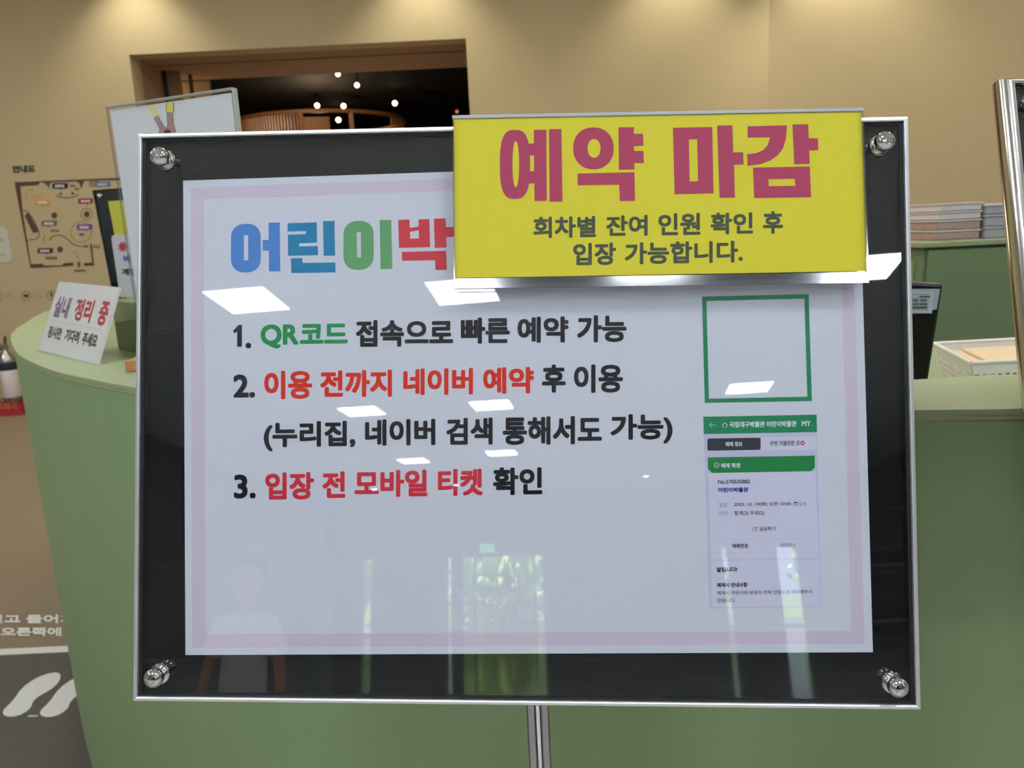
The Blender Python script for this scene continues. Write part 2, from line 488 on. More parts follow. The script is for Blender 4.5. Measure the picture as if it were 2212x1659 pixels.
for i, (x, y) in enumerate(PX):
    if pan0 is None:
        pan0 = thing('ceiling_light', None, None, (0, 0, CEIL))
        fb = MB()
        a, b_ = .292, .315
        for q in (((-b_, -b_), (b_, -a)), ((-b_, a), (b_, b_)), ((-b_, -a), (-a, a)), ((a, -a), (b_, a))):
            fb.box((q[0][0], q[0][1], CEIL - .02), (q[1][0], q[1][1], CEIL - .001))
        fr0 = fb.build('frame', M['white'], pan0)
        di0 = MB().box((-.291, -.291, CEIL - .014), (.291, .291, CEIL - .002)).build('diffuser', M['panel'], pan0)
        o = pan0
    else:
        o = pan0.copy(); COL.objects.link(o)
        for ch in (fr0, di0):
            c = ch.copy(); COL.objects.link(c); c.parent = o
    o.location = (x, y, CEIL)
    o.rotation_euler = (0, 0, math.radians(3))
    tag(o, PLAB[i], 'ceiling light', 'square light panels on the lobby ceiling')
# small far downlights
dl0 = None
for (x, y) in ((-6.2, -22.5), (-3.9, -22.2), (-5.4, -18.4), (-3.2, -18.2), (1.6, -18), (.8, -21.4)):
    p = Vector((x, y, CEIL - .02))
    q = thing('downlight', 'small round recessed downlight on the far lobby ceiling', 'downlight', p, group='round downlights on the far lobby ceiling')
    MB().lathe([(.10, .019), (.10, .0), (.075, -.004)], p, (0, 0, 1), 20).build('trim_ring', M['white'], q)
    MB().lathe([(.07, .018), (.07, -.006)], p, (0, 0, 1), 16).build('bulb', M['panel'], q)

# ---------------------------------------------------------------- rear glazed wall, mirrored in the acrylic
RY = -20.0
def refl(px, Y=RY):
    n, p0 = BN, BC + BN * .004
    d = ray(px); h = CAM + d * ((p0 - CAM).dot(n) / d.dot(n))
    r = d - n * (2 * d.dot(n))
    return h + r * ((Y - h.y) / r.y)
xa, xb = refl((1000, 1320)).x, refl((1178, 1320)).x
slits = [(-7.2, -6.9), (refl((592, 1280)).x, refl((615, 1280)).x), (refl((783, 1300)).x, refl((801, 1300)).x), (refl((967, 1300)).x, refl((975, 1300)).x), (xa, xb), (refl((1570, 1300)).x, refl((1582, 1300)).x), (refl((1690, 1300)).x, refl((1735, 1300)).x), (refl((1880, 1300)).x, refl((1965, 1300)).x)]
HEAD = 2.05
q = MB()
xs = sorted(slits)
cur = -7.2
for (a, b_) in xs[1:]:
    q.box((cur, RY - .15, 0), (a, RY, HEAD)); cur = b_
q.box((cur, RY - .15, 0), (7.0, RY, HEAD)).box((-7.2, RY - .15, HEAD), (7, RY, CEIL))
M['rear'] = mat('grey_rear_wall', (52, 54, 58), .7)
q.build('wall_rear', M['rear'], kind='structure')
for i, (a, b_) in enumerate(xs[1:]):
    if abs(a - xa) < .01: continue
    w = thing('window_%d' % (i + 1), kind='structure', loc=((a + b_) / 2, RY - .08, 0))
    MB().box((a, RY - .09, 0), (b_, RY - .08, HEAD)).build('pane', M['glass'], w)
    MB().box((a, RY - .10, 0), (b_, RY - .06, .06)).box((a, RY - .10, HEAD - .05), (b_, RY - .06, HEAD)).build('window_frame', M['alu_dull'], w)
d2 = thing('door_2', kind='structure', loc=((xa + xb) / 2, RY - .08, 0))
xm_ = xa + (xb - xa) * .42
xr_ = xa + (xb - xa) * .86
for (a, b_) in ((xa, xa + .22), (xa + .34, xm_ + .45), (xm_ + .5, xr_ - .1), (xr_ + .06, xb)):
    MB().box((a, RY - .09, .08), (b_, RY - .08, HEAD - .06)).build('pane', M['glass'], d2)
    MB().box((a - .05, RY - .11, 0), (a, RY - .05, HEAD)).build('door_post', M['blackp'], d2)
MB().box((xb - .03, RY - .11, 0), (xb, RY - .05, HEAD)).build('door_post', M['blackp'], d2)
MB().box((xa, RY - .11, HEAD - .06), (xb, RY - .05, HEAD)).build('door_head', M['blackp'], d2)
MB().tube([(xm_ + .36, RY - .02, .75), (xm_ + .36, RY - .02, 1.6)], .02, 10).build('door_handle', M['chrome'], d2, smooth=True)
MB().tube([(xm_ + .60, RY - .02, .75), (xm_ + .60, RY - .02, 1.6)], .02, 10).build('door_handle', M['chrome'], d2, smooth=True)
pe = refl((1053, 1185)); ps = .26
ex = thing('exit_sign', 'small lit green exit sign mirrored above the glass door', 'sign', (pe.x, RY + .08, pe.z - ps / 2))
MB().box((pe.x - ps * .8, RY + .005, pe.z - ps / 2), (pe.x + ps * .8, RY + .08, pe.z + ps / 2)).build('case', M['white_plastic'], ex)
MB().box((pe.x - ps * .74, RY + .08, pe.z - ps * .45), (pe.x + ps * .74, RY + .084, pe.z + ps * .45)).build('lit_face', M['exit'], ex)
# garden outside
M['grass'] = mat('lawn', (96, 120, 52), .9, var=.3, vscale=3)
M['leaf'] = mat('tree_leaves', (158, 186, 84), .6, var=.45, vscale=1.6)
M['bark'] = mat('tree_bark', (82, 66, 50), .9, var=.2, vscale=12)
MB().box((-40, -80, -.12), (40, RY - .2, -.02)).build('ground', M['grass'], kind='structure')
for i, (tx, ty, h, s_) in enumerate(((-9.4, -27.5, 2.6, 1.7), (-3.1, -27.2, 2.3, 1.9), (3.4, -27.5, 2.4, 1.7), (9.4, -28, 2.8, 1.7))):
    tt = thing('garden_tree', ['leafy green tree in the garden, left part of the door reflection', 'tallest leafy tree straight behind the glass door, seen mirrored', 'leafy tree mirrored beyond the right window strip', 'leafy tree mirrored at the right edge of the acrylic'][i], 'tree', (tx, ty, -.02), group='trees in the garden outside')
    MB().tube([(tx, ty, -.05), (tx + .1, ty, h * .4), (tx - .05, ty + .1, h * .8)], [.16, .11, .05], 8).build('trunk', M['bark'], tt, smooth=True)
    lf = MB()
    for k in range(1900):
        a, b_, c_ = random.gauss(0, .42), random.gauss(0, .42), random.gauss(0, .42)
        p = Vector((tx + a * s_, ty + b_ * s_, h * .62 + c_ * s_ * .95))
        u = Vector((random.uniform(-1, 1), random.uniform(-1, 1), random.uniform(-1, 1))).normalized(); w_ = u.orthogonal().normalized()
        z_ = random.uniform(.13, .27)
        lf.add([p - u * z_, p + w_ * z_ * .6, p + u * z_, p - w_ * z_ * .6], [(0, 1, 2, 3)])
    lf.build('foliage', M['leaf'], tt, kind='stuff')

# ================================================================ floor print
zz = .004
lineL, lineR = at_z((0, 1413), 0), at_z((145, 1407), 0)
rx = -1.0
rugm = MB().box((-3.6, .9, .0005), (-.95, lineL.y - .012, .003)).build('floor_mat', M['rug'], label='dark grey floor area with white footprints beside the green counter', cat='floor mat')
MB().box((-3.6, lineL.y - .014, .001), (-.95, lineL.y + .026, .0045)).build('floor_line', M['white_vinyl'], label='straight white line of tape across the floor by the footprints', cat='floor tape')
def PF(px, e=0.0):
    return at_z(px, zz + e)
t1 = T((0, 1300), 4.62)
foot1 = [(25, 1105), (45, 1065), (100, 1015), (150, 955), (195, 890), (250, 835), (320, 785), (400, 743), (480, 715), (550, 704), (590, 712), (606, 738), (598, 775), (570, 820), (520, 865), (450, 908), (390, 940), (350, 972), (325, 1005), (310, 1050), (270, 1090), (210, 1125), (150, 1143), (90, 1147), (45, 1135)]
o = shape('footprint', [[[t1(p) for p in foot1]]], PF, M['white_vinyl'], None)
tag(o, 'white footprint sticker on the dark floor, the left of the two', 'footprint', 'footprint stickers on the floor')
dx = 372
foot2 = [(p[0] + dx, p[1] + 4) for p in foot1]
o = shape('footprint', [[[t1(p) for p in foot2]]], PF, M['white_vinyl'], None)
tag(o, 'white footprint sticker on the dark floor, half hidden by the counter', 'footprint', 'footprint stickers on the floor')
o = shape('tape_scrap', [[[t1(p) for p in [(282, 1133), (375, 1131), (378, 1142), (284, 1148)]]]], PF, M['white_vinyl'], None)
tag(o, 'tiny white dash on the floor between the heels of the footprints', 'tape')
ft = thing('floor_lettering', 'two lines of white Korean lettering stuck on the brown floor', 'lettering', at_z((60, 1350), 0))
def PFs(px, e=0.0):
    return at_z(px, .002 + e)
text('lettering_line', '신발 벗고 들어가', (-112, 166, 1327.5, 1346.5), PFs, M['white_vinyl'], ft, bold=1.1)
text('lettering_line', '오른쪽에 신', (2, 176, 1355, 1374), PFs, M['white_vinyl'], ft, bold=1.1)

# ================================================================ reception counter (height fixed by where its foot hides the floor)
CH = 1.13
def PC(px, z=CH): return at_z(px, z)
front_px = [(23.5, 735), (30, 752), (45, 769), (75, 785), (113, 800), (147, 809), (181, 816), (226, 825.5), (294, 837.5)]
front = [PC(p) for p in front_px]
pr = [PC((1980, 886)), PC((2170, 884))]
# join left and right runs with a smooth bulge
P0, P3 = front[-1], pr[0]
d0 = (front[-1] - front[-3]).normalized(); d3 = (pr[1] - pr[0]).normalized()
d0 = (front[-1] - front[-8]).normalized()
P1, P2 = P0 + d0 * .34, P3 - Vector((1, -.05, 0)) * .34
def smooth_path(P, n=4):
    out = []
    for i in range(len(P) - 1):
        a, b_, c_, d_ = P[max(i - 1, 0)], P[i], P[i + 1], P[min(i + 2, len(P) - 1)]
        for k in range(n):
            t = k / n
            out.append(.5 * ((2 * b_) + (c_ - a) * t + (2 * a - 5 * b_ + 4 * c_ - d_) * t * t + (3 * b_ - a - 3 * c_ + d_) * t ** 3))
    return out + [P[-1]]
front = smooth_path(front)
mid = []
for i in range(1, 18):
    t = i / 18
    mid.append(P0 * (1 - t) ** 3 + P1 * 3 * t * (1 - t) ** 2 + P2 * 3 * t * t * (1 - t) + P3 * t ** 3)
right = [pr[0], pr[1], Vector((.85, .80, CH)), Vector((1.2, .84, CH)), Vector((1.55, .95, CH)), Vector((1.85, 1.15, CH))]
outer = front + mid + right
# back outline of the top ledge
back_px = [(23.5, 722), (36, 709), (54, 698), (75, 684), (99, 672), (130, 664), (175, 657), (240, 652)]
back = [PC(p) for p in back_px]
inner_r = [PC((1972, 820)), PC((2110, 812)), Vector((.85, .97, CH)), Vector((1.2, 1.01, CH)), Vector((1.55, 1.13, CH)), Vector((1.75, 1.32, CH))]
inner = back + [Vector((-.95, 2.0, CH)), Vector((-.55, 1.42, CH)), Vector((-.3, 1.22, CH)), Vector((0, 1.09, CH)), Vector((.3, 1.0, CH))] + inner_r
ct = thing('reception_counter', 'curved sage green reception counter behind the notice board', 'counter', (0, 1.3, 0))
top_poly = outer + inner[::-1]
def offset_in(poly, d):
    n = len(poly); out = []
    for i in range(n):
        a, b_, c_ = poly[i - 1], poly[i], poly[(i + 1) % n]
        t = (c_ - a); t.z = 0; t.normalize()
        out.append(b_ + Vector((-t.y, t.x, 0)) * d)
    return out
def slab(name, poly, z0, z1, m, par):
    tris = tessellate_polygon([poly])
    n = len(poly); V = [Vector((p.x, p.y, z1)) for p in poly] + [Vector((p.x, p.y, z0)) for p in poly]
    Fc = []
    for t in tris:
        a, b_, c_ = [poly[i] for i in t]
        up = (b_ - a).cross(c_ - a).z > 0
        t = tuple(t) if up else tuple(t)[::-1]
        Fc.append(t); Fc.append(tuple(i + n for i in t[::-1]))
    Fc += [(i, i + n, (i + 1) % n + n, (i + 1) % n) for i in range(n)]
    o = mesh(name, V, Fc, m, par, smooth=True)
    return o
slab('counter_top', top_poly, CH - .006, CH, M['green_top'], ct)
slab('counter_edge', offset_in(top_poly, .0015), CH - .012, CH - .006, M['green_edge'], ct)
body_poly = offset_in(top_poly, .003)
V = []; Fc = []
n_ = len(body_poly)
for z in (CH - .012, .12, .12, 0.0):
    pass
slab('front_panel', body_poly, .08, CH - .012, M['green'], ct)
slab('toe_kick', offset_in(top_poly, .02), 0, .08, M['blackp'], ct)
# lower desk behind the ledge
DZ = .95
desk = [Vector((.30, 1.005, DZ)), Vector((.62, .985, DZ)), Vector((1.2, 1.015, DZ)), Vector((1.72, 1.34, DZ)), Vector((1.9, 2.2, DZ)), Vector((.2, 2.2, DZ)), Vector((-.2, 1.6, DZ)), Vector((0, 1.10, DZ))]
slab('desk_surface', desk, DZ - .03, DZ, M['green_top'], ct)
# raised green block on the left run of the counter
a = PC((255, 753)); b_ = PC((300, 764.5))
hh = at_y((253, 651), a.y).z
dirn = (b_ - a).normalized(); nrm = Vector((-dirn.y, dirn.x, 0))
bl = [a, a + dirn * .42, a + dirn * .42 + nrm * .10, a + nrm * .10]
MB().prism([Vector((p.x, p.y, CH)) for p in bl], (0, 0, hh - CH + .004)).build('raised_ledge', M['green_shaded'], ct, bevel=.003)

# back cabinet at the right
cb = thing('back_cabinet', 'tall green storage cabinet behind the counter under the stacked trays', 'cabinet', (2.0, 2.9, 0))
CZ = at_y((2075, 519), 2.6).z
MB().box((1.405, 2.62, 0), (2.9, 3.3, CZ - .022)).build('carcass', M['green_shaded'], cb, bevel=.004)
MB().box((1.385, 2.595, CZ - .02), (2.92, 3.34, CZ)).build('cabinet_top', M['green_top'], cb, bevel=.004)
MB().box((1.42, 2.604, .1), (2.15, 2.618, CZ - .03)).build('door', M['green_shaded'], cb, bevel=.002)
MB().box((2.156, 2.604, .1), (2.88, 2.618, CZ - .03)).build('door', M['green_shaded'], cb, bevel=.002)
MB().box((1.397, 2.66, .12), (1.404, 3.24, CZ - .07)).build('side_panel', M['green_top'], cb)

# ================================================================ main notice stand
def build_frame(root, corners, xin, zin, nrm, names=('frame_rail',), prof=None, m=None):
    """corners TL TR BR BL (outer, at depth 0 of the profile), mitred rails"""
    prof = prof or [(0, -.020), (0, .0008), (.0010, .0022), (.0032, .0030), (.0042, .0024), (.0042, -.0040), (.0042, -.020)]
    n = 4
    cen = sum(corners, Vector()) / 4
    for i in range(4):
        A, B = corners[i], corners[(i + 1) % 4]
        e = (B - A).normalized()
        inn = nrm.cross(e).normalized()
        if inn.dot(cen - A) < 0: inn = -inn
        ra, rb = [], []
        for (u, d) in prof:
            ra.append(A + e * u + inn * u + nrm * d)
            rb.append(B - e * u + inn * u + nrm * d)
        q = MB().loft([ra, rb])
        ob = q.build('frame_rail', m or M['alu'], root, smooth=m is not None and m.name.startswith('satin'))

FD = .005
c_out = [PB(p, FD) for p in ((299.6, 289), (1960, 253), (1988.6, 1532), (288, 1514))]
# square the outline up: least change to a true rectangle in the board plane
xy = [to_board(p) for p in c_out]
xl = (xy[0][0] + xy[3][0]) / 2; xr = (xy[1][0] + xy[2][0]) / 2; zt = (xy[0][1] + xy[1][1]) / 2; zb = (xy[2][1] + xy[3][1]) / 2
foot = board(.008, zb, -.045)
st = thing('notice_stand', 'large chrome framed notice board on a slim pole in front of the counter', 'notice stand', (foot.x, foot.y, 0))
RC = [board(xl, zt, FD), board(xr, zt, FD), board(xr, zb, FD), board(xl, zb, FD)]
build_frame(st, RC, BX, BZ, BN)
w0 = .004
def quad_slab(x0, x1, z0, z1, d0, d1):
    q = MB()
    P = [board(x, z, d) for d in (d0, d1) for (x, z) in ((x0, z0), (x1, z0), (x1, z1), (x0, z1))]
    return q.add(P, [(0, 3, 2, 1), (4, 5, 6, 7), (0, 1, 5, 4), (1, 2, 6, 5), (2, 3, 7, 6), (3, 0, 4, 7)])
quad_slab(xl + w0, xr - w0, zb + w0, zt - w0, -.012, -.0006).build('backing_panel', M['black'], st)
g_ = .0032
q = MB()
for (x0, x1, z0, z1) in ((xl + w0, xr - w0, zt - w0 - g_, zt - w0), (xl + w0, xr - w0, zb + w0, zb + w0 + g_), (xl + w0, xl + w0 + g_, zb + w0 + g_, zt - w0 - g_), (xr - w0 - g_, xr - w0, zb + w0 + g_, zt - w0 - g_)):
    P = [board(x, z, d) for d in (-.0004, .0046) for (x, z) in ((x0, z0), (x1, z0), (x1, z1), (x0, z1))]
    q.add(P, [(0, 3, 2, 1), (4, 5, 6, 7), (0, 1, 5, 4), (1, 2, 6, 5), (2, 3, 7, 6), (3, 0, 4, 7)])
q.build('gasket', M['rubber'], st)
quad_slab(xl + w0 + g_ + .0003, xr - w0 - g_ - .0003, zb + w0 + g_ + .0003, zt - w0 - g_ - .0003, .0012, .0042).build('acrylic_sheet', M['acrylic'], st)
for px in ((344.5, 338), (1911.5, 305), (332, 1464.5), (1940, 1484.5)):
    x, z = to_board(PB(px, .0155))
    c = board(x, z, .0042)
    prof = [(.0092, 0), (.0092, .0014), (.0086, .0024), (.0066, .0028), (.0066, .0050)]
    kb = MB().lathe(prof, c, BN, 40).build('standoff', M['chrome'], st, smooth=True)
    pr2 = [(.0064, .0045), (.0074, .0056)]
    for a in range(-20, 60, 8):
        pr2.append((.0083 * math.cos(math.radians(a)), .0108 + .0083 * math.sin(math.radians(a)) * .85))
    pr2 += [(.0042, .0168), (.0038, .0162), (.0018, .0165), (.0001, .0168)]
    MB().lathe(pr2, c, BN, 40).build('ball_cap', M['chrome'], kb, smooth=True)
PT = board(0, zb, 0).z + .10
# pole: slotted aluminium profile with a chrome tube in its groove
ptop = board(.008, 0, -.045)
pc = at_y((1161, 1527), foot.y)
pxc = pc.x
r_ = .0104
prof = []
for a in range(-62, 243, 12):
    aa = math.radians(a - 0)
    prof.append((r_ * math.cos(math.radians(a)) , r_ * math.sin(math.radians(a))))
W2 = .0104
outl = [(-.0036, -.0100), (-.0036, -.0040), (.0036, -.0040), (.0036, -.0100), (.0088, -.0092), (W2, -.0070), (W2, .0070), (.0080, .0100), (-.0080, .0100), (-W2, .0070), (-W2, -.0070), (-.0088, -.0092)]
MB().prism([(pxc + x, foot.y + y, .02) for x, y in outl], (0, 0, PT - .02)).build('pole', M['alu_dull'], st)
MB().tube([(pxc, foot.y - .0066, .02), (pxc, foot.y - .0066, PT)], .0028, 16).build('inner_tube', M['chrome'], st, smooth=True)
MB().lathe([(.15, 0), (.15, .008), (.145, .012), (.03, .02), (.02, .034)], (pxc, foot.y, 0), (0, 0, 1), 48).build('base_plate', M['alu_dull'], st, smooth=True)
qb = [board(x + .008, z, d) for z in (zb + .02, zb + .12) for (x, d) in ((-.03, -.021), (.03, -.021), (.03, -.0125), (-.03, -.0125))]
MB().add(qb, [(0, 3, 2, 1), (4, 5, 6, 7), (0, 1, 5, 4), (1, 2, 6, 5), (2, 3, 7, 6), (3, 0, 4, 7)]).build('bracket', M['alu_dull'], st)

# ---------------------------------------------------------------- the poster
PWL = [PB(p) for p in ((395.6, 390.2), (1856, 341.5), (1885.7, 1409), (400.5, 1415))]
po = thing('poster', 'white notice poster with Korean booking steps behind clear acrylic', 'poster', PWL[3])
def PP(d): return lambda px, e=0.0: PB(px, d + e)
pv = PWL + [p - BN * .0003 for p in PWL]
mesh('paper', pv, [(3, 2, 1, 0), (4, 5, 6, 7), (0, 1, 5, 4), (1, 2, 6, 5), (2, 3, 7, 6), (3, 0, 4, 7)], M['paper'], po)
bo = [(411.5, 405.5), (1838.5, 356.5), (1867.5, 1390.5), (415.5, 1399)]
bi = [(440, 430), (1812, 384), (1838.5, 1363), (444, 1369.7)]
shape('border_band', [[bo, bi]], PP(.00010), M['pink'], po)
IK = {'k': ink('black_ink', (46, 48, 56)), 'g': ink('green_ink', (52, 138, 84)), 'r': ink('vermilion_ink', (203, 62, 52)), 'c': ink('crimson_ink', (196, 66, 76)),
      'blue': ink('blue_ink', (82, 130, 192)), 'teal': ink('teal_ink', (42, 126, 165)), 'leaf': ink('leaf_green_ink', (102, 156, 108)), 'red': ink('soft_red_ink', (196, 70, 78)),
      'navy': ink('navy_ink', (52, 76, 142)), 'grey': ink('grey_ink', (140, 142, 158)), 'dgrey': ink('dark_grey_ink', (84, 84, 96)), 'dg': ink('deep_green_ink', (54, 130, 92)),
      'mg': ink('banner_green_ink', (58, 128, 78)), 'char': ink('charcoal_ink', (72, 70, 78)), 'w': ink('white_print', (206, 212, 220)), 'lil': ink('pale_lilac_ink', (182, 184, 204)), 'pale': ink('pale_card_ink', (196, 196, 212)), 'rd': ink('badge_red_ink', (190, 60, 76))}
# title letters
tt = T((400, 380), 3.687)
sh = lambda pts: pts
def cap(x0, x1, y0, y1, sl=-.02, p=3.0):
    cx0, cy0 = (x0 + x1) / 2, (y0 + y1) / 2
    rx_, ry_ = (x1 - x0) / 2, (y1 - y0) / 2
    r = rx_
    out = []
    for i in range(48):
        a = 2 * math.pi * i / 48
        c_, s_ = math.cos(a), math.sin(a)
        x = rx_ * math.copysign(abs(c_) ** (2 / 2.4), c_)
        y = r * math.copysign(abs(s_) ** (2 / 2.4), s_) + math.copysign(ry_ - r, s_)
        out.append((cx0 + x, cy0 + y + sl * x))
    return out
L_eo = [[cap(364, 602, 381, 768), [(467, 473), (501, 472), (502, 671), (467, 672)]], [[(664, 373), (753, 371), (757, 759), (667, 760), (667, 594), (618, 595), (617, 511), (665, 510)]]]
L_rin = [[[(815, 377), (1048, 370), (1050, 530), (907, 537), (908, 562), (1056, 557), (1057, 630), (820, 635), (818, 468), (962, 464), (960, 438), (816, 443)]], [[(1098, 360), (1188, 358), (1193, 633), (1103, 635)]], [[(843, 656), (933, 654), (935, 693), (1196, 689), (1198, 767), (845, 773)]]]
L_i = [[cap(1260, 1502, 358, 748), [(1366, 449), (1399, 448), (1401, 649), (1368, 650)]], [[(1549, 350), (1641, 350), (1650, 740), (1557, 742)]]]
L_bak = [[[(1697, 350), (1786, 347), (1789, 415), (1860, 402), (1858, 347), (1945, 344), (1950, 567), (1703, 572)], [(1790, 446), (1861, 431), (1862, 497), (1791, 500)]],
         [[(1981, 340), (2073, 338), (2077, 408), (2170, 405), (2171, 483), (2079, 485), (2081, 570), (1987, 573)]], [[(1726, 605), (2078, 597), (2083, 747), (1993, 748), (1990, 670), (1727, 675)]]]
for nm, L_, k in (('blue', L_eo, 'blue'), ('teal', L_rin, 'teal'), ('green', L_i, 'leaf'), ('red', L_bak, 'red')):
    o = shape('title_letter', conv(L_, tt), PP(.00018), IK[k], po)
    o['label'] = nm + ' block title letter'
# body lines
z3 = T((480, 660), 3.77); z4 = T((980, 660), 3.77)
def word(body, tf, x0, x1, yt, yb, k, bold=2.15, parent=None, d=.0002, slope=-.012, name='printed_word'):
    a, b_ = tf((x0, yt)), tf((x1, yb))
    dx = abs(slope) * (b_[0] - a[0]) / 2          # the measured box already includes the slope of the line
    return text(name, body, (a[0], b_[0], a[1] + dx, b_[1] - dx), PP(d), IK[k] if isinstance(k, str) else k, parent or po, bold=bold, slope=slope)
shape('printed_word', conv([[[(88, 207), (132, 158), (160, 157), (160, 334), (122, 336), (122, 210), (98, 227)]], [ell(213, 326, 23, 23)]], z3), PP(.0002), IK['k'], po)
for a in (('QR', z3, 312, 622, 150, 352, 'g'), ('코드', z3, 632, 1022, 146, 312, 'g'), ('접속으로', z3, 1088, 1880, 110, 340, 'k'),
          ('빠른', z4, 58, 457, 95, 313, 'k'), ('예약', z4, 520, 935, 88, 305, 'k'), ('가능', z4, 1005, 1408, 76, 302, 'k'),
          ('2.', z3, 90, 268, 560, 752, 'k'), ('이용', z3, 342, 732, 528, 764, 'r'), ('전까지', z3, 798, 1382, 522, 748, 'r'), ('네이버', z3, 1475, 2042, 508, 730, 'r'),
          ('예약', z4, 240, 652, 500, 720, 'r'), ('후', z4, 720, 912, 480, 709, 'k'), ('이용', z4, 980, 1378, 477, 713, 'k'),
          ('(누리집,', z3, 338, 1084, 938, 1187, 'k'), ('네이버', z3, 1163, 1735, 922, 1143, 'k'), ('검색', z4, -60, 317, 912, 1137, 'k'), ('통해서도', z4, 400, 1207, 897, 1137, 'k'), ('가능)', z4, 1278, 1783, 881, 1128, 'k'),
          ('3.', z3, 95, 272, 1375, 1573, 'k'), ('입장', z3, 350, 747, 1355, 1583, 'c'), ('전', z3, 815, 1002, 1350, 1567, 'c'), ('모바일', z3, 1077, 1670, 1335, 1562, 'c'), ('티켓', z3, 1757, 2122, 1328, 1551, 'c'),
          ('확인', z4, 320, 722, 1315, 1545, 'k')):
    word(*a)
# green square of the code box, the code itself is not reproduced
zq = T((1500, 620), 5.925)
shape('code_box_frame', [[[zq(p) for p in [(98, 124), (1462, 90), (1504, 1457), (133, 1483)]], [zq(p) for p in [(154, 178), (1408, 148), (1447, 1403), (186, 1430)]]]], PP(.0002), IK['dg'], po)
# booking screenshot
zs = T((1490, 880), 3.607)
ss = shape('booking_screenshot', [[[zs(p) for p in [(107, 74), (988, 58), (1024, 1556), (152, 1568)]]]], PP(.00012), IK['lil'], po)
def sp(name, pts, k, d): return shape(name, [[[zs(p) for p in pts]]], PP(d), IK[k], ss)
sp('white_card', [(120, 212), (988, 196), (990, 372), (124, 382)], 'lil', .00014)
sp('white_card', [(146, 512), (978, 498), (1008, 1176), (166, 1186)], 'pale', .00016)
sp('white_card', [(166, 1196), (1008, 1186), (1016, 1548), (172, 1556)], 'pale', .00016)
sp('header_bar', [(106, 73), (988, 57), (991, 192), (109, 208)], 'dg', .00018)
sp('tab', [(556, 233), (986, 225), (989, 330), (557, 335)], 'pale', .00018)
shape('tab', [[[zs(p) for p in rrect(137, 243, 552, 338, 14, slope=-.018)]]], PP(.00018), IK['char'], ss)
sp('confirm_bar', [(140, 390), (973, 376), (975, 468), (947, 497), (175, 511), (142, 483)], 'mg', .00018)
shape('back_arrow', [[[zs(p) for p in ribbon([(152, 138), (200, 137)], 4)]], [[zs(p) for p in ribbon([(171, 118), (152, 138), (172, 158)], 4)]]], PP(.00022), IK['w'], ss)
shape('home_icon', [[[zs(p) for p in ribbon([(253, 138), (273, 119), (294, 137)], 5)]], [[zs(p) for p in ribbon([(259, 136), (260, 154), (269, 154)], 4)]], [[zs(p) for p in ribbon([(288, 135), (288, 153), (279, 153)], 4)]]], PP(.00022), IK['w'], ss)
shape('check_icon', [[[zs(p) for p in ell(209, 451, 21, 21)], [zs(p) for p in ell(209, 451, 17, 17)]], [[zs(p) for p in ribbon([(199, 451), (207, 459), (220, 443)], 4)]]], PP(.00022), IK['w'], ss)
shape('badge', [[[zs(p) for p in ell(879, 278, 17, 18)]]], PP(.00022), IK['rd'], ss)
shape('share_icon', [[[zs(p) for p in ribbon([(505, 934), (487, 936), (488, 963), (522, 962), (522, 950)], 3)]], [[zs(p) for p in ribbon([(500, 952), (508, 940), (520, 938)], 3)]], [[zs(p) for p in [(516, 929), (529, 938), (517, 948)]]]], PP(.00022), IK['dgrey'], ss)
shape('calendar_icon', [[[zs(p) for p in rrect(809, 737, 840, 764, 3)], [zs(p) for p in rrect(813, 746, 836, 760, 1)]]], PP(.00022), IK['navy'], ss)
def hl(pts, k='lil', w=3): shape('rule', [[[zs(p) for p in ribbon(pts, w)]]], PP(.0002), IK[k], ss)
hl([(200, 1030), (940, 1020)]); hl([(205, 1135), (945, 1125)]); hl([(570, 1026), (575, 1130)])
M['rule'] = IK['lil']
for a in (('국립대구박물관 어린이박물관', 310, 832, 104, 158, 'w', .45), ('MY', 872, 943, 104, 147, 'w', .5), ('예매 정보', 278, 410, 266, 306, 'w', .3), ('주변 가볼만한 곳', 625, 857, 258, 300, 'dgrey', .25), ('N', 872, 886, 268, 288, 'w', .2),
          ('예매 확정', 243, 392, 432, 473, 'w', .35), ('No.570535882', 219, 470, 562, 596, 'dgrey', .3), ('어린이박물관', 221, 457, 622, 663, 'navy', .5),
          ('일정', 228, 291, 741, 778, 'grey', .1), ('2023. 12. 19(화) 오전 10:00', 345, 788, 734, 776, 'dgrey', .2), ('일정', 850, 907, 736, 768, 'grey', .2), ('내역', 230, 293, 808, 843, 'grey', .1), ('합계(2) 무료(2)', 347, 580, 803, 846, 'dgrey', .2),
          ('공유하기', 542, 667, 928, 964, 'dgrey', .15), ('예매변경', 330, 452, 1061, 1098, 'dgrey', .3), ('예매취소', 703, 827, 1056, 1093, 'grey', .2), ('알립니다!', 209, 370, 1243, 1284, 'k', .4),
          ('예매시 안내사항', 212, 450, 1364, 1403, 'k', .35), ('예매시 어린이와 보호자 전체 인원수로 예약해주시', 214, 952, 1420, 1462, 'dgrey', .1), ('면됩니다.', 216, 356, 1487, 1523, 'dgrey', .1)):
    word(a[0], zs, a[1], a[2], a[3], a[4], a[5], bold=a[6], parent=ss, d=.00024, slope=-.014, name='printed_line')

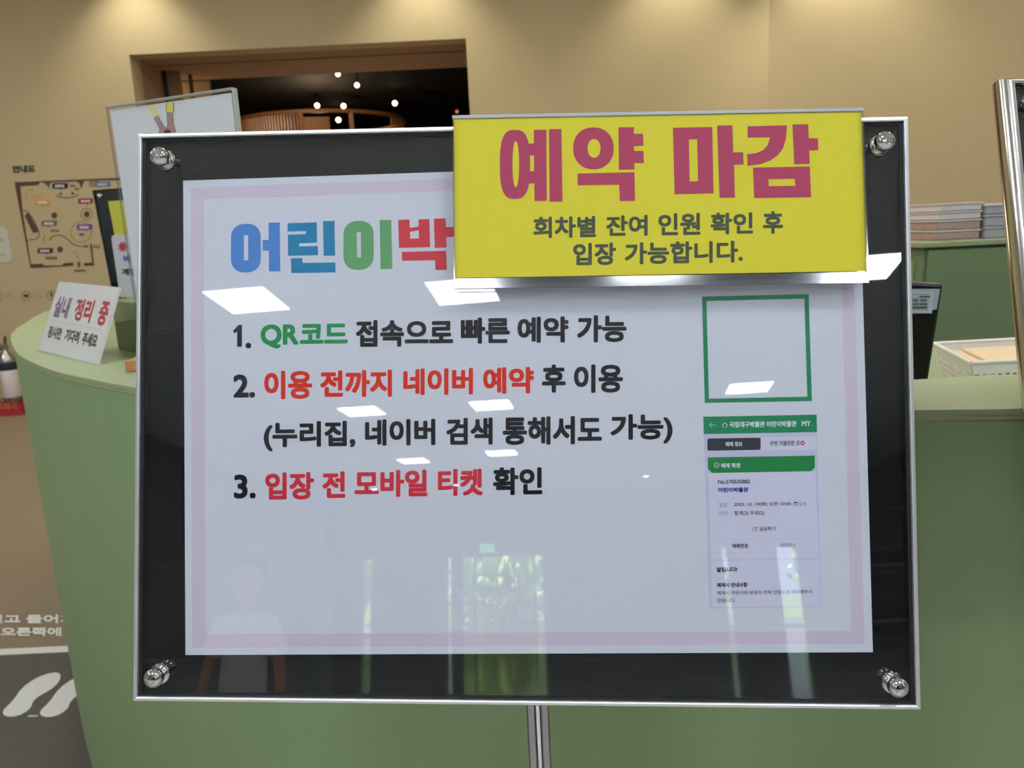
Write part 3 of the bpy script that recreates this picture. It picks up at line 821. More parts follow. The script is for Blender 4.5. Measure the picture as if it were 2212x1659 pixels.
# ---------------------------------------------------------------- yellow sign in its clear pocket, hung over the top rail
SD = .0165
ys = thing('sign_pocket', 'clear plastic pocket hooked over the top right of the notice board', 'sign holder', PB((980, 621), SD))
def PS(d): return lambda px, e=0.0: PB(px, d + e)
def pslab(px4, d0, d1, name, m, par):
    A = [PB(p, d1) for p in px4]; B = [p - BN * (d1 - d0) for p in A]
    return mesh(name, A + B, [(3, 2, 1, 0), (4, 5, 6, 7), (0, 1, 5, 4), (1, 2, 6, 5), (2, 3, 7, 6), (3, 0, 4, 7)], m, par)
pslab([(977, 250), (1865.5, 233), (1877.5, 600), (980, 615)], SD - .0018, SD, 'front_sheet', M['pocket_matte'], ys)
pslab([(983, 252), (1860, 237), (1871, 598), (985, 612)], SD - .0064, SD - .0046, 'back_sheet', M['pocket'], ys)
pslab([(977, 249), (1865.5, 232.5), (1865.7, 239), (977, 255.5)], SD - .012, SD - .0019, 'top_fold', M['edge'], ys)
pslab([(980, 602), (1872, 588), (1877.8, 611), (980.5, 623)], SD - .0045, SD + .0006, 'bottom_fold', M['pocket_edge'], ys)
pslab([(977.2, 256), (979.8, 256), (982.6, 604), (980, 604)], SD - .0045, SD + .0004, 'side_edge', M['pocket_edge'], ys)
pslab([(1861.5, 240), (1865.5, 240), (1877.2, 590), (1873.5, 590)], SD - .0045, SD + .0004, 'side_edge', M['pocket_edge'], ys)
yp = thing('yellow_sign', 'yellow paper sign with big crimson Korean letters in the clear pocket', 'sign', PB((982, 600), SD - .003))
IK['yel'] = ink('yellow_paper', (194, 185, 50), .015); IK['mag'] = ink('crimson_letter_ink', (158, 62, 88), .015); IK['olive'] = ink('olive_black_ink', (68, 76, 62), .015)
pslab([(980.4, 257.5), (1858.7, 241.7), (1871, 585.3), (982.6, 600.6)], SD - .0032, SD - .0030, 'paper', IK['yel'], yp)
zy = T((960, 220), 2.212)
def K(polys, nm='big_letter'):
    shape(nm, conv(polys, zy), PS(SD - .0028), IK['mag'], yp)
def squ(cx0, cy0, rx_, ry_, p):
    return ell(cx0, cy0, rx_, ry_, 56, p)
K([[squ(337, 299, 72, 165, 2.9), squ(341, 298, 16, 110, 2.2)], [[(428, 134), (487, 133), (489, 473), (431, 474), (430, 389), (404, 390), (404, 332), (429, 331), (428, 256), (411, 256), (404, 256), (402, 200), (428, 198)]], [[(500, 131), (559, 130), (564, 476), (503, 477)]]])
K([[squ(712, 222, 97, 100, 2.15), squ(715, 222, 31, 45, 2.1)], [[(832, 122), (905, 121), (905, 153), (949, 152), (951, 209), (905, 211), (906, 235), (951, 234), (953, 291), (907, 292), (908, 323), (834, 324)]], [[(636, 343), (908, 336), (911, 473), (838, 474), (835, 395), (637, 398)]]])
K([[[(1092, 124), (1280, 120), (1286, 437), (1100, 441)], [(1168, 179), (1208, 178), (1212, 379), (1172, 381)]], [[(1303, 114), (1376, 112), (1380, 242), (1427, 240), (1430, 299), (1384, 300), (1388, 457), (1315, 458)]]])
K([[[(1449, 117), (1637, 112), (1632, 175), (1618, 222), (1592, 256), (1556, 280), (1512, 297), (1449, 306), (1447, 250), (1490, 245), (1522, 231), (1545, 207), (1556, 169), (1449, 171)]],
   [[(1663, 108), (1738, 107), (1741, 174), (1785, 174), (1787, 230), (1743, 232), (1746, 296), (1672, 298)]], [[(1475, 314), (1746, 309), (1752, 455), (1480, 459)], [(1548, 369), (1674, 367), (1677, 401), (1550, 403)]]])
for a in (('회차별', 425, 724, 545, 652), ('잔여', 773, 971, 540, 643), ('인원', 1022, 1223, 530, 638), ('확인', 1272, 1474, 527, 634), ('후', 1522, 1618, 522, 631), ('입장', 615, 820, 672, 782), ('가능합니다.', 862, 1426, 662, 777)):
    A, B = zy((a[1], a[3])), zy((a[2], a[4])); dx = .0175 * (B[0] - A[0]) / 2
    text('printed_word', a[0], (A[0], B[0], A[1] + dx, B[1] - dx), PS(SD - .0028), IK['olive'], yp, bold=1.55, slope=-.0175)

# ================================================================ second notice stand, cut by the right edge of the frame
# left rail leans with the board
TL2 = CAM + ray((2163, 163)) * .715
BL2 = CAM + ray((2282, 1400)) * .625
up2 = (TL2 - BL2).normalized()
BL2 = TL2 - up2 * .503
x2 = Vector((1, -.06, 0)); x2 = (x2 - up2 * x2.dot(up2)).normalized()
n2 = x2.cross(up2).normalized()
if n2.y > 0: n2 = -n2
W_2 = .677
rb = BL2 + x2 * W_2 / 2 - n2 * .055
s2 = thing('notice_stand', 'second chrome framed notice board cut off by the right picture edge', 'notice stand', (rb.x, rb.y, 0))
build_frame(s2, [TL2, TL2 + x2 * W_2, BL2 + x2 * W_2, BL2], x2, up2, n2, m=M['tube'],
            prof=[(.0095 - .0095 * math.sin(math.radians(a)), -.0115 - .0145 * math.cos(math.radians(a))) for a in range(0, 181, 12)])
def b2(x, z, d): return BL2 + x2 * x + up2 * z + n2 * d
def slab2(x0, x1, z0, z1, d0, d1, name, m, par):
    P = [b2(x, z, d) for d in (d0, d1) for (x, z) in ((x0, z0), (x1, z0), (x1, z1), (x0, z1))]
    return mesh(name, P, [(0, 3, 2, 1), (4, 5, 6, 7), (0, 1, 5, 4), (1, 2, 6, 5), (2, 3, 7, 6), (3, 0, 4, 7)], m, par)
slab2(.0097, W_2 - .0097, .0097, .4933, -.016, -.0052, 'backing_panel', M['black'], s2)
slab2(.0099, W_2 - .0099, .0099, .4931, -.0045, -.002, 'acrylic_sheet', M['acrylic'], s2)
for (x, z) in ((.026, .477), (W_2 - .026, .477), (.026, .026), (W_2 - .026, .026)):
    c = b2(x, z, -.002)
    kb = MB().lathe([(.0086, 0), (.0086, .0016), (.0078, .0026), (.0062, .0030), (.0062, .0072)], c, n2, 32).build('standoff', M['chrome'], s2, smooth=True)
    MB().lathe([(.0060, .0070), (.0074, .0084)] + [(.0083 * math.cos(math.radians(a)), .0150 + .0083 * math.sin(math.radians(a)) * .85) for a in range(-20, 60, 8)] + [(.0042, .0210), (.0001, .0210)], c, n2, 32).build('ball_cap', M['chrome'], kb, smooth=True)
MB().prism([(rb.x + x, rb.y + y, .02) for x, y in outl], (0, 0, rb.z + .06)).build('pole', M['alu_dull'], s2)
MB().lathe([(.15, 0), (.15, .008), (.145, .012), (.03, .02), (.02, .034)], (rb.x, rb.y, 0), (0, 0, 1), 48).build('base_plate', M['alu_dull'], s2, smooth=True)

# ================================================================ things on the counter, left
# slanted white sign
SB = [PC((82.5, 757.5)), PC((210, 788.5))]
ux = (SB[1] - SB[0]).normalized()
nh = Vector((ux.y, -ux.x, 0))                                  # horizontal, towards the viewer
wS = (SB[1] - SB[0]).length
# the face leans back: solve its height from the top corners
def lean(H, tilt): return Vector((0, 0, H * math.cos(tilt))) - nh * H * math.sin(tilt)
best = None
for ti in range(5, 50):
    tl_ = math.radians(ti)
    n_s = (nh * math.cos(tl_) + Vector((0, 0, 1)) * math.sin(tl_)).normalized()
    p1, p2 = at_plane((127.7, 608), SB[0], n_s), at_plane((257.7, 620.5), SB[0], n_s)
    e = ((p1 - SB[0]).normalized().dot(ux)) ** 2 + ((p2 - SB[1]).normalized().dot(ux)) ** 2 + ((p2 - p1).length / wS - 1) ** 2
    if best is None or e < best[0]: best = (e, ti, n_s, p1, p2)
_, ti, nS, p1, p2 = best
print('desk sign tilt', ti, 'err', best[0], 'w', wS, (p1 - SB[0]).length)
ds = thing('desk_sign', 'slanted white counter sign with purple, red and black Korean text', 'sign', SB[0])
def PD(d): return lambda px, e=0.0: at_plane(px, SB[0] + nS * (d + e), nS)
def dslab(px4, d0, d1, name, m, par):
    A = [at_plane(p, SB[0] + nS * d1, nS) for p in px4]; B = [p - nS * (d1 - d0) for p in A]
    return mesh(name, A + B, [(3, 2, 1, 0), (4, 5, 6, 7), (0, 1, 5, 4), (1, 2, 6, 5), (2, 3, 7, 6), (3, 0, 4, 7)], m, par)
dslab([(127.7, 608), (257.7, 620.5), (210, 787.5), (82.5, 756.5)], -.004, 0, 'sign_panel', M['white'], ds)
dslab([(127.5, 607.5), (259, 620), (211.5, 788.5), (82, 757)], .0006, .0020, 'clear_cover', M['pocket'], ds)
# rear leg of the holder
tm = (p1 + p2) / 2
MB().add([p1 + ux * .004 - nS * .005, p2 - nS * .005, SB[1] - nh * .14, SB[0] - nh * .14] + [p1 + ux * .004 - nS * .007, p2 - nS * .007, SB[1] - nh * .142, SB[0] - nh * .142],
         [(0, 1, 2, 3), (7, 6, 5, 4), (0, 4, 5, 1), (1, 5, 6, 2), (2, 6, 7, 3), (3, 7, 4, 0)]).build('rear_leg', M['pocket'], ds)
zd = T((0, 500), 4.424)
IS = {'p': mat('purple_grey_ink', (118, 100, 132), .7), 'r': mat('sign_red_ink', (190, 52, 66), .7), 'k': mat('sign_black_ink', (58, 58, 56), .7), 'l': mat('hairline_ink', (196, 190, 196), .7)}
def sgn(body, quad, m, bold):
    """quad: TL, TR, BR, BL in crop coordinates; the word is laid in it"""
    v, f = glyphs(body)
    xs_ = [p[0] for p in v]; ys_ = [p[1] for p in v]
    ax_, bx_, ay_, by_ = min(xs_), max(xs_), min(ys_), max(ys_)
    Q = [at_plane(zd(q_), SB[0] + nS * .0002, nS) for q_ in quad]
    V, Fc = [], []
    for k, (sx, sy) in enumerate([(0, 0), (bold, 0), (-bold, 0), (0, bold), (0, -bold), (bold * .8, bold * .8), (-bold * .8, bold * .8), (bold * .8, -bold * .8), (-bold * .8, -bold * .8)]):
        base = len(V)
        for (x, y) in v:
            u = (x + sx - ax_) / (bx_ - ax_); w_ = (y + sy - ay_) / (by_ - ay_)
            V.append((Q[3] * (1 - u) + Q[2] * u) * (1 - w_) + (Q[0] * (1 - u) + Q[1] * u) * w_ + nS * k * 2e-6)
        Fc += [tuple(base + i for i in q_) for q_ in f]
    a, c, d = [V[i] for i in Fc[0][:3]]
    if (c - a).cross(d - a).dot(nS) < 0: Fc = [q_[::-1] for q_ in Fc]
    return mesh('printed_word', V, Fc, m, ds)
sgn('실내', [(560, 622), (688, 640), (633, 828), (500, 806)], IS['p'], .04)
sgn('정리', [(745, 645), (910, 665), (850, 870), (700, 838)], IS['r'], .04)
sgn('중', [(980, 672), (1056, 684), (1000, 900), (918, 880)], IS['r'], .04)
sgn('잠시만', [(478, 905), (598, 926), (574, 1034), (452, 1006)], IS['k'], .05)
sgn('기다려', [(640, 932), (768, 958), (742, 1072), (612, 1040)], IS['k'], .05)
sgn('주세요', [(806, 966), (940, 990), (912, 1110), (776, 1078)], IS['k'], .05)
shape('rule', [[[zd(p) for p in [(480, 850), (970, 935), (969, 938), (479, 853)]]]], PD(.0002), IS['l'], ds)

# small wooden block
a = PC((272, 804)); 
wb_ = MB().box((a.x, a.y, CH), (a.x + .07, a.y + .045, CH + at_y((272, 779), a.y).z - CH))
wb_.build('wood_block', M['wood'], bevel=.0015, label='small amber wooden block on the counter beside the notice board frame', cat='block')

# tall clear holder with a picture of hands, standing on the counter behind the board
hY = 1.30
hl_ = at_y((229, 231), 1.52); hr_ = at_y((500, 190), 1.52)
zt_ = EYE + .245
def at_top(px): return at_z(px, zt_)
hL, hR = at_top((229, 231)), at_top((500, 190))
hw = (hR - hL).normalized(); hn = Vector((hw.y, -hw.x, 0))
print('holder', hL, hR, (hR - hL).length)
hd = thing('leaflet_holder', 'tall clear plastic holder standing on the counter behind the notice board', 'holder', (hL.x, hL.y, CH))
def hslab(x0, x1, z0, z1, d0, d1, name, m, par):
    P = [Vector((0, 0, z)) + Vector((hL.x, hL.y, 0)) + hw * x + hn * d for d in (d0, d1) for (x, z) in ((x0, z0), (x1, z0), (x1, z1), (x0, z1))]
    return mesh(name, P, [(0, 3, 2, 1), (4, 5, 6, 7), (0, 1, 5, 4), (1, 2, 6, 5), (2, 3, 7, 6), (3, 0, 4, 7)], m, par)
HW = (hR - hL).length
hslab(0, HW, CH + .01, zt_, -.002, 0, 'front_sheet', M['pocket'], hd)
hslab(0, HW, CH + .01, zt_, -.0095, -.008, 'back_sheet', M['pocket'], hd)
hslab(0, HW, zt_ - .002, zt_ + .001, -.0095, 0, 'top_fold', M['edge'], hd)
hslab(HW, HW + .003, CH + .01, zt_, -.0095, 0, 'side_edge', M['edge'], hd)
hslab(0, .003, CH + .01, zt_, -.0021, .001, 'side_edge', M['pocket_edge'], hd)
hslab(-.005, HW + .005, CH, CH + .01, -.07, .03, 'foot', M['pocket_edge'], hd)
cd = thing('hands_poster', 'white poster showing two hands in yellow sleeves inside the tall clear holder', 'poster', (hL.x, hL.y, CH + .012))
M['cardw'] = mat('cool_white_card', (226, 228, 229), .55, coat=.3)
hslab(.004, HW - .006, CH + .012, zt_ - .006, -.006, -.0045, 'paper', M['cardw'], cd)
hp0 = Vector((hL.x, hL.y, 0)) - hn * .0040
def PH(d): return lambda px, e=0.0: at_plane(px, hp0 + hn * d, hn)
zh = T((0, 0), 3.16)
skin = mat('printed_skin', (178, 140, 140), .6); slv = mat('printed_yellow', (222, 208, 96), .6); slp = mat('printed_pale_yellow', (226, 220, 150), .6); brn = mat('printed_brown', (92, 56, 52), .6); lnk = mat('printed_outline', (96, 70, 72), .6)
def hs(name, pts, m, d): shape(name, [[[zh(p) for p in pts]]], PH(d), m, cd)
hs('sleeve', [(1008, 722), (1058, 715), (1084, 785), (1046, 806)], slp, .0003)
hs('sleeve', [(1133, 703), (1184, 698), (1184, 762), (1168, 773), (1134, 764)], slv, .0003)
hs('arm', [(1052, 808), (1082, 795), (1112, 855), (1134, 878), (1140, 925), (1085, 925), (1090, 880)], skin, .0002)
hs('arm', [(1140, 768), (1176, 774), (1182, 850), (1196, 890), (1197, 925), (1134, 925), (1136, 868), (1144, 850)], skin, .00025)
shape('outline', [[[zh(p) for p in ribbon([(1052, 808), (1090, 880), (1086, 925)], 3)]], [[zh(p) for p in ribbon([(1082, 795), (1112, 855), (1134, 878), (1144, 850), (1140, 768)], 3)]], [[zh(p) for p in ribbon([(1176, 774), (1182, 850), (1196, 890), (1197, 925)], 3)]], [[zh(p) for p in ribbon([(1133, 703), (1134, 764), (1168, 773), (1184, 762), (1184, 698)], 3)]]], PH(.0005), lnk, cd)
shape('seed', [[[zh(p) for p in ell(1142, 905, 24, 20)]]], PH(.0006), brn, cd)

# yellow notice stand further back
YY = 2.95
def ylean(px, d=0.0): return at_plane(px, Vector((-1.6, YY, 1.3)) + yn * d, yn)
yn = Vector((.30, -1, .08)).normalized()
y_tl = ylean((200, 411)); y_bl = ylean((241, 622))
yup = (y_tl - y_bl).normalized(); yx = yn.cross(yup).normalized()
if yx.x < 0: yx = -yx
W3, H3 = .677, .503
def y3(x, z, d): return y_tl + yx * x + yup * (z - H3) + yn * d
s3 = thing('notice_stand', 'distant black framed notice board holding a yellow poster, left of the main board', 'notice stand', (y3(W3 / 2, 0, -.05).x, y3(W3 / 2, 0, -.05).y, 0))
def slab3(x0, x1, z0, z1, d0, d1, name, m, par):
    P = [y3(x, z, d) for d in (d0, d1) for (x, z) in ((x0, z0), (x1, z0), (x1, z1), (x0, z1))]
    return mesh(name, P, [(0, 3, 2, 1), (4, 5, 6, 7), (0, 1, 5, 4), (1, 2, 6, 5), (2, 3, 7, 6), (3, 0, 4, 7)], m, par)
slab3(.004, W3 - .004, .004, H3 - .004, -.012, 0, 'backing_panel', M['black'], s3)
slab3(.007, W3 - .007, .007, H3 - .007, .0030, .006, 'acrylic_sheet', M['acrylic'], s3)
build_frame(s3, [y3(0, H3, .005), y3(W3, H3, .005), y3(W3, 0, .005), y3(0, 0, .005)], yx, yup, yn, m=M['rubber'])
for (x, z) in ((.024, H3 - .024), (W3 - .024, H3 - .024), (.024, .024), (W3 - .024, .024)):
    MB().lathe([(.0086, 0), (.0078, .0026), (.0062, .007), (.0083, .013), (.0075, .018), (.0001, .021)], y3(x, z, .006), yn, 16).build('standoff', M['chrome'], s3, smooth=True)
pb3 = y3(W3 / 2, 0, -.05)
MB().tube([(pb3.x, pb3.y, .01), (pb3.x, pb3.y, pb3.z + .2)], .012, 12).build('pole', M['alu_dull'], s3, smooth=True)
MB().lathe([(.15, 0), (.15, .008), (.03, .02)], (pb3.x, pb3.y, 0), (0, 0, 1), 32).build('base_plate', M['alu_dull'], s3, smooth=True)
yq = thing('yellow_poster', 'yellow poster with a white rounded panel on the distant board', 'poster', y3(.1, .05, .002))
IY = {'y': mat('poster_yellow', (214, 208, 40), .6), 'w': mat('poster_white', (214, 214, 220), .6), 'r': mat('poster_red', (196, 58, 74), .6), 'b': mat('poster_blue', (72, 102, 176), .6), 'k': mat('poster_black', (56, 58, 60), .6)}
slab3(.045, W3 - .045, .04, H3 - .045, .0004, .0010, 'paper', IY['y'], yq)
z6 = T((0, 330), 4.483)
def PY(d): return lambda px, e=0.0: ylean(px, d + e)
yp0 = y_tl
def PY(d): return lambda px, e=0.0: at_plane(px, y_tl + yn * (d + e), yn)
def rr_skew(pts): return pts
shape('white_panel', [[[z6(p) for p in [(1078, 830), (1085, 806), (1110, 795), (1500, 790), (1500, 1400), (1180, 1400), (1160, 1385)]]]], PY(.0012), IY['w'], yq)
burst = []
for k in range(18):
    a = 2 * math.pi * k / 18; r = 62 if k % 2 == 0 else 34
    burst.append((1188 + r * math.cos(a) * .9, 910 + r * math.sin(a)))
shape('red_burst', [[[z6(p) for p in burst]]], PY(.0014), IY['r'], yq)
text('printed_word', '비', (z6((1195, 0))[0], z6((1262, 0))[0], z6((0, 990))[1], z6((0, 1062))[1]), PY(.0014), IY['b'], yq, bold=1.2)
text('printed_word', '계단', (z6((1180, 0))[0], z6((1330, 0))[0], z6((0, 1120))[1], z6((0, 1188))[1]), PY(.0014), IY['k'], yq, bold=1.0)

# ================================================================ things on the desk and cabinet, right
# black point-of-sale screen seen from behind
mY = 1.16
mp = [at_y(p, mY) for p in ((1905, 604), (2040, 612), (2001, 862), (1883, 874))]
mo = thing('desk_monitor', 'black monitor back with a label sticker, between board and cabinet', 'monitor', (mp[2].x - .1, mY, DZ))
def mon(pts, y0, y1, name, m, par, bevel=0):
    A = [Vector((p.x, y0, p.z)) for p in pts]; B = [Vector((p.x, y1, p.z)) for p in pts]
    return mesh(name, A + B, [(3, 2, 1, 0), (4, 5, 6, 7), (0, 1, 5, 4), (1, 2, 6, 5), (2, 3, 7, 6), (3, 0, 4, 7)], m, par, bevel=bevel)
mon(mp, mY, mY + .018, 'screen_housing', M['blackp'], mo, bevel=.006)
pm = [at_y(p, mY - .001) for p in ((1960, 624), (2031, 624), (2024, 668), (1962, 680))]
stk = mat('label_silver', (178, 186, 190), .5); stk2 = mat('label_grey', (160, 170, 176), .5); stk3 = mat('label_print', (70, 76, 80), .6)
mon(pm, mY - .0006, mY - .0001, 'sticker', stk2, mo)
pm2 = [at_y(p, mY - .002) for p in ((1962, 627), (2018, 630), (2014, 677), (1964, 677))]
s_o = mon(pm2, mY - .0011, mY - .0007, 'sticker', stk, mo)
lines = []
for (a, b_, c_) in ((1969, 636, 2008), (1969, 645, 2007), (1969, 653, 2006), (1969, 661, 2006), (1969, 668, 2005)):
    lines.append([ribbon([(a, b_), (c_, b_ + .5)], .8)])
for (x0, x1, y) in ((1986, 2009, 641), (1971, 1984, 649), (1988, 2002, 649), (1971, 1984, 657), (1986, 2003, 657), (1971, 2003, 664.5)):
    lines.append([ribbon([(x0, y), (x1, y)], 3.6)])
shape('sticker_print', lines, lambda px, e=0.0: at_y(px, mY - .0014), stk3, s_o)
sx_ = (mp[3].x + mp[2].x) / 2
MB().box((sx_ - .03, mY + .016, DZ), (sx_ + .03, mY + .05, mp[2].z + .08)).build('stand', M['blackp'], mo, bevel=.003)
MB().box((sx_ - .09, mY - .01, DZ), (sx_ + .09, mY + .12, DZ + .012)).build('base', M['blackp'], mo, bevel=.003)

# perforated basket with a pale wooden tray in it
def basket():
    bY = 1.42
    bz = DZ
    tz = at_y((2100, 780), 1.36).z
    fl = at_y((2098, 800), 1.34)          # near left corner, at the front
    rimz = DZ + .085
    near = at_z((2098, 784), rimz); far = at_z((2018, 742), rimz)
    b = thing('basket', 'white perforated plastic basket on the desk at right', 'basket', (near.x + .1, near.y + .1, DZ))
    u = (near - far); u.z = 0; dlen = u.length; u.normalize()                  # left wall runs along u
    r = Vector((1, .02, 0)).normalized()
    Wd = .36
    NL, FL_ = Vector((near.x, near.y, 0)), Vector((far.x, far.y, 0))
    NR, FR = NL + r * Wd, FL_ + r * Wd
    zb_ = DZ + .002; zt2 = rimz
    cen = (NL + NR + FL_ + FR) / 4
    def low(p): return cen + (p - cen) * .88
    def wall(A, B, name, rows, cols, z0f=0.0):
        # a wall pierced by real holes: grid of small bars
        a0, b0, a1, b1 = low(A), low(B), A, B
        q = MB()
        def pt(s, t, d=0):
            lo_, hi_ = a0.lerp(b0, s), a1.lerp(b1, s)
            p = lo_.lerp(hi_, t); p.z = zb_ + (zt2 - zb_) * t
            nn = Vector(((B - A).y, -(B - A).x, 0)).normalized()
            return p + nn * d
        def cell(s0, s1, t0, t1):
            P = [pt(s0, t0), pt(s1, t0), pt(s1, t1), pt(s0, t1)] + [pt(s0, t0, .0018), pt(s1, t0, .0018), pt(s1, t1, .0018), pt(s0, t1, .0018)]
            q.add(P, [(0, 3, 2, 1), (4, 5, 6, 7), (0, 1, 5, 4), (1, 2, 6, 5), (2, 3, 7, 6), (3, 0, 4, 7)])
        hb, ht = .10, .80
        cell(0, 1, 0, hb); cell(0, 1, ht, 1)
        for i in range(rows):
            t0 = hb + (ht - hb) * i / rows; t1 = hb + (ht - hb) * (i + .55) / rows; t2 = hb + (ht - hb) * (i + 1) / rows
            cell(0, 1, t1, t2)
            for j in range(cols + 1):
                s0 = max(0, (j - .22) / cols); s1 = min(1, (j + .22) / cols)
                cell(s0, s1, t0, t1)
        return q.build(name, M['white_plastic'], b)
    wall(NL, NR, 'basket_wall', 3, 22); wall(FL_, FR, 'basket_wall', 3, 22)
    wall(FL_, NL, 'basket_wall', 4, 14); wall(FR, NR, 'basket_wall', 4, 14)
    for A in (NL, NR, FR, FL_):
        pa = cen + (A - cen) * .72
        MB().box((pa.x - .008, pa.y - .008, DZ + .0045), (pa.x + .008, pa.y + .008, zt2 - .0262)).build('tray_foot', M['white_plastic'], b)
    q = MB(); P = [low(p) for p in (NL, NR, FR, FL_)]
    q.prism([Vector((p.x, p.y, zb_)) for p in P], (0, 0, .002)); q.build('basket_floor', M['white_plastic'], b)
    loop = [NL, NR, FR, FL_, NL, NR]
    rm = MB()
    for A, B in ((NL, NR), (NR, FR), (FR, FL_), (FL_, NL)):
        rm.tube([Vector((A.x, A.y, zt2)), Vector((B.x, B.y, zt2))], .0042, 8)
    rm.build('rim', M['white_plastic'], b, smooth=True)
    # tray laid across
    ty = thing('wooden_tray', 'pale wooden lid lying inside the white basket', 'tray', (cen.x, cen.y, DZ + .004))
    pal = mat('pale_birch', (226, 200, 158), .5, var=.08, vscale=25)
    P = [cen + (p - cen) * .80 for p in (NL, NR, FR, FL_)]
    q = MB(); q.prism([Vector((p.x, p.y, zt2 - .026)) for p in P], (0, 0, .012)); q.build('tray_body', pal, ty, bevel=.002)
    P = [cen + (p - cen) * .70 for p in (NL, NR, FR, FL_)]
    q = MB(); q.prism([Vector((p.x, p.y, zt2 - .0139)) for p in P], (0, 0, .006)); q.build('tray_lid', pal, ty, bevel=.002)
    return near
basket()

# stacked trays with notebooks on the cabinet
tray_c = mat('frosted_tray', (214, 206, 204), .35, var=.05, vscale=12)
tray_b = mat('notebook_edges', (176, 146, 134), .6, var=.25, vscale=60)
tray_g = mat('grey_tray', (168, 168, 170), .4, var=.06, vscale=14)
L0, R0 = at_y((1980, 500), 2.78), at_y((2088, 510), 2.70)
lvl = CZ
hgt = [.034, .034, .028, .028]
lab = ['lowest clear tray of notebooks in the left stack on the green cabinet', 'second clear tray from the bottom in the left stack on the cabinet', 'third clear tray from the bottom in the left stack on the cabinet', 'topmost clear tray in the left stack on the cabinet']
for i in range(4):
    t_ = thing('paper_tray', lab[i], 'tray', (L0.x + .1, 2.75, lvl), group='stacked clear trays on the cabinet')
    x0, x1 = L0.x + .006 * i, R0.x + .02
    q = MB().box((x0, 2.66, lvl + .001), (x1, 3.0, lvl + hgt[i] - .007))
    q.build('notebook_pack', tray_b if i < 2 else tray_c, t_, bevel=.002)
    q = MB().box((x0 - .004, 2.655, lvl + hgt[i] - .0065), (x1 + .004, 3.01, lvl + hgt[i] - .001)).build('tray_rim', tray_c, t_, bevel=.0015)
    lvl += hgt[i]
lvl = CZ
lab = ['lowest grey box of the right stack on the green cabinet', 'middle grey box of the right stack on the green cabinet', 'topmost grey box of the right stack on the green cabinet']
for i, hh_ in enumerate((.040, .040, .036)):
    t_ = thing('storage_box', lab[i], 'box', (R0.x + .2, 2.72, lvl), group='stacked grey boxes on the cabinet')
    MB().box((R0.x + .03, 2.64 + .004 * i, lvl + .001), (R0.x + .36, 2.98, lvl + hh_ - .010)).build('box_body', tray_g, t_, bevel=.002)
    MB().box((R0.x + .026, 2.635 + .004 * i, lvl + hh_ - .0095), (R0.x + .365, 2.985, lvl + hh_ - .001)).build('lid', tray_c if i == 2 else tray_g, t_, bevel=.002)
    lvl += hh_

# ================================================================ fire extinguisher by the wall
ep = at_z((34, 888), 0)
ep = Vector((ep.x, min(ep.y, WY - .25), 0))
ep = at_y((33, 880), 6.42); ep.z = 0
fe = thing('fire_extinguisher', 'silver fire extinguisher with white label standing by the wall', 'fire extinguisher', (ep.x, ep.y, .065))
steel = mat('extinguisher_steel', (170, 168, 164), .25, .9)
ez = .08
MB().lathe([(.062, 0), (.068, .01), (.068, .36), (.06, .40), (.03, .44), (.02, .46)], (ep.x, ep.y, ez), (0, 0, 1), 28).build('cylinder', steel, fe, smooth=True)
MB().lathe([(.0685, .055), (.0690, .056), (.0690, .285), (.0685, .286)], (ep.x, ep.y, ez), (0, 0, 1), 28).build('label', mat('extinguisher_label', (206, 200, 200), .5), fe, smooth=True)
MB().lathe([(.0685, .288), (.0690, .289), (.0690, .352), (.0685, .353)], (ep.x, ep.y, ez), (0, 0, 1), 28).build('label', mat('extinguisher_band', (20, 38, 62), .5), fe, smooth=True)
MB().box((ep.x - .02, ep.y - .02, ez + .455), (ep.x + .025, ep.y + .02, ez + .50)).build('valve', M['alu_dull'], fe, bevel=.004)
MB().tube([(ep.x + .01, ep.y, ez + .49), (ep.x - .09, ep.y - .02, ez + .50)], .008, 8).build('lever', M['blackp'], fe)
MB().tube([(ep.x + .01, ep.y, ez + .505), (ep.x + .03, ep.y - .01, ez + .57)], .012, 8).build('lever', mat('lever_grey', (92, 84, 62), .5), fe)
MB().tube([(ep.x - .02, ep.y - .02, ez + .47), (ep.x - .14, ep.y - .08, ez + .42), (ep.x - .15, ep.y - .09, ez + .25), (ep.x - .10, ep.y - .09, ez + .09)], .012, 10).build('hose', M['blackp'], fe, smooth=True)
MB().tube([(ep.x - .10, ep.y - .09, ez + .10), (ep.x - .075, ep.y - .09, ez + .0)], .011, 10).build('nozzle', M['white_plastic'], fe, smooth=True)
eb = thing('extinguisher_base', 'red plastic base with gold lettering under the fire extinguisher', 'base', (ep.x, ep.y, 0))
red = mat('base_red', (140, 22, 26), .4)
q = MB().loft([[(ep.x - .19, ep.y - .15, .0), (ep.x + .15, ep.y - .15, 0), (ep.x + .15, ep.y + .13, 0), (ep.x - .19, ep.y + .13, 0)], [(ep.x - .16, ep.y - .12, .08), (ep.x + .12, ep.y - .12, .08), (ep.x + .12, ep.y + .11, .08), (ep.x - .16, ep.y + .11, .08)]])
q.build('base_tray', red, eb, bevel=.004)
def PE(px, e=0.0):
    n = Vector((0, -.08, .03)).normalized(); return at_plane(px, Vector((ep.x, ep.y - .1515, 0)) , n)
text('printed_word', '소화기', (-6, 36, 870, 885), PE, mat('gold_ink', (214, 130, 60), .6), eb, bold=.5)

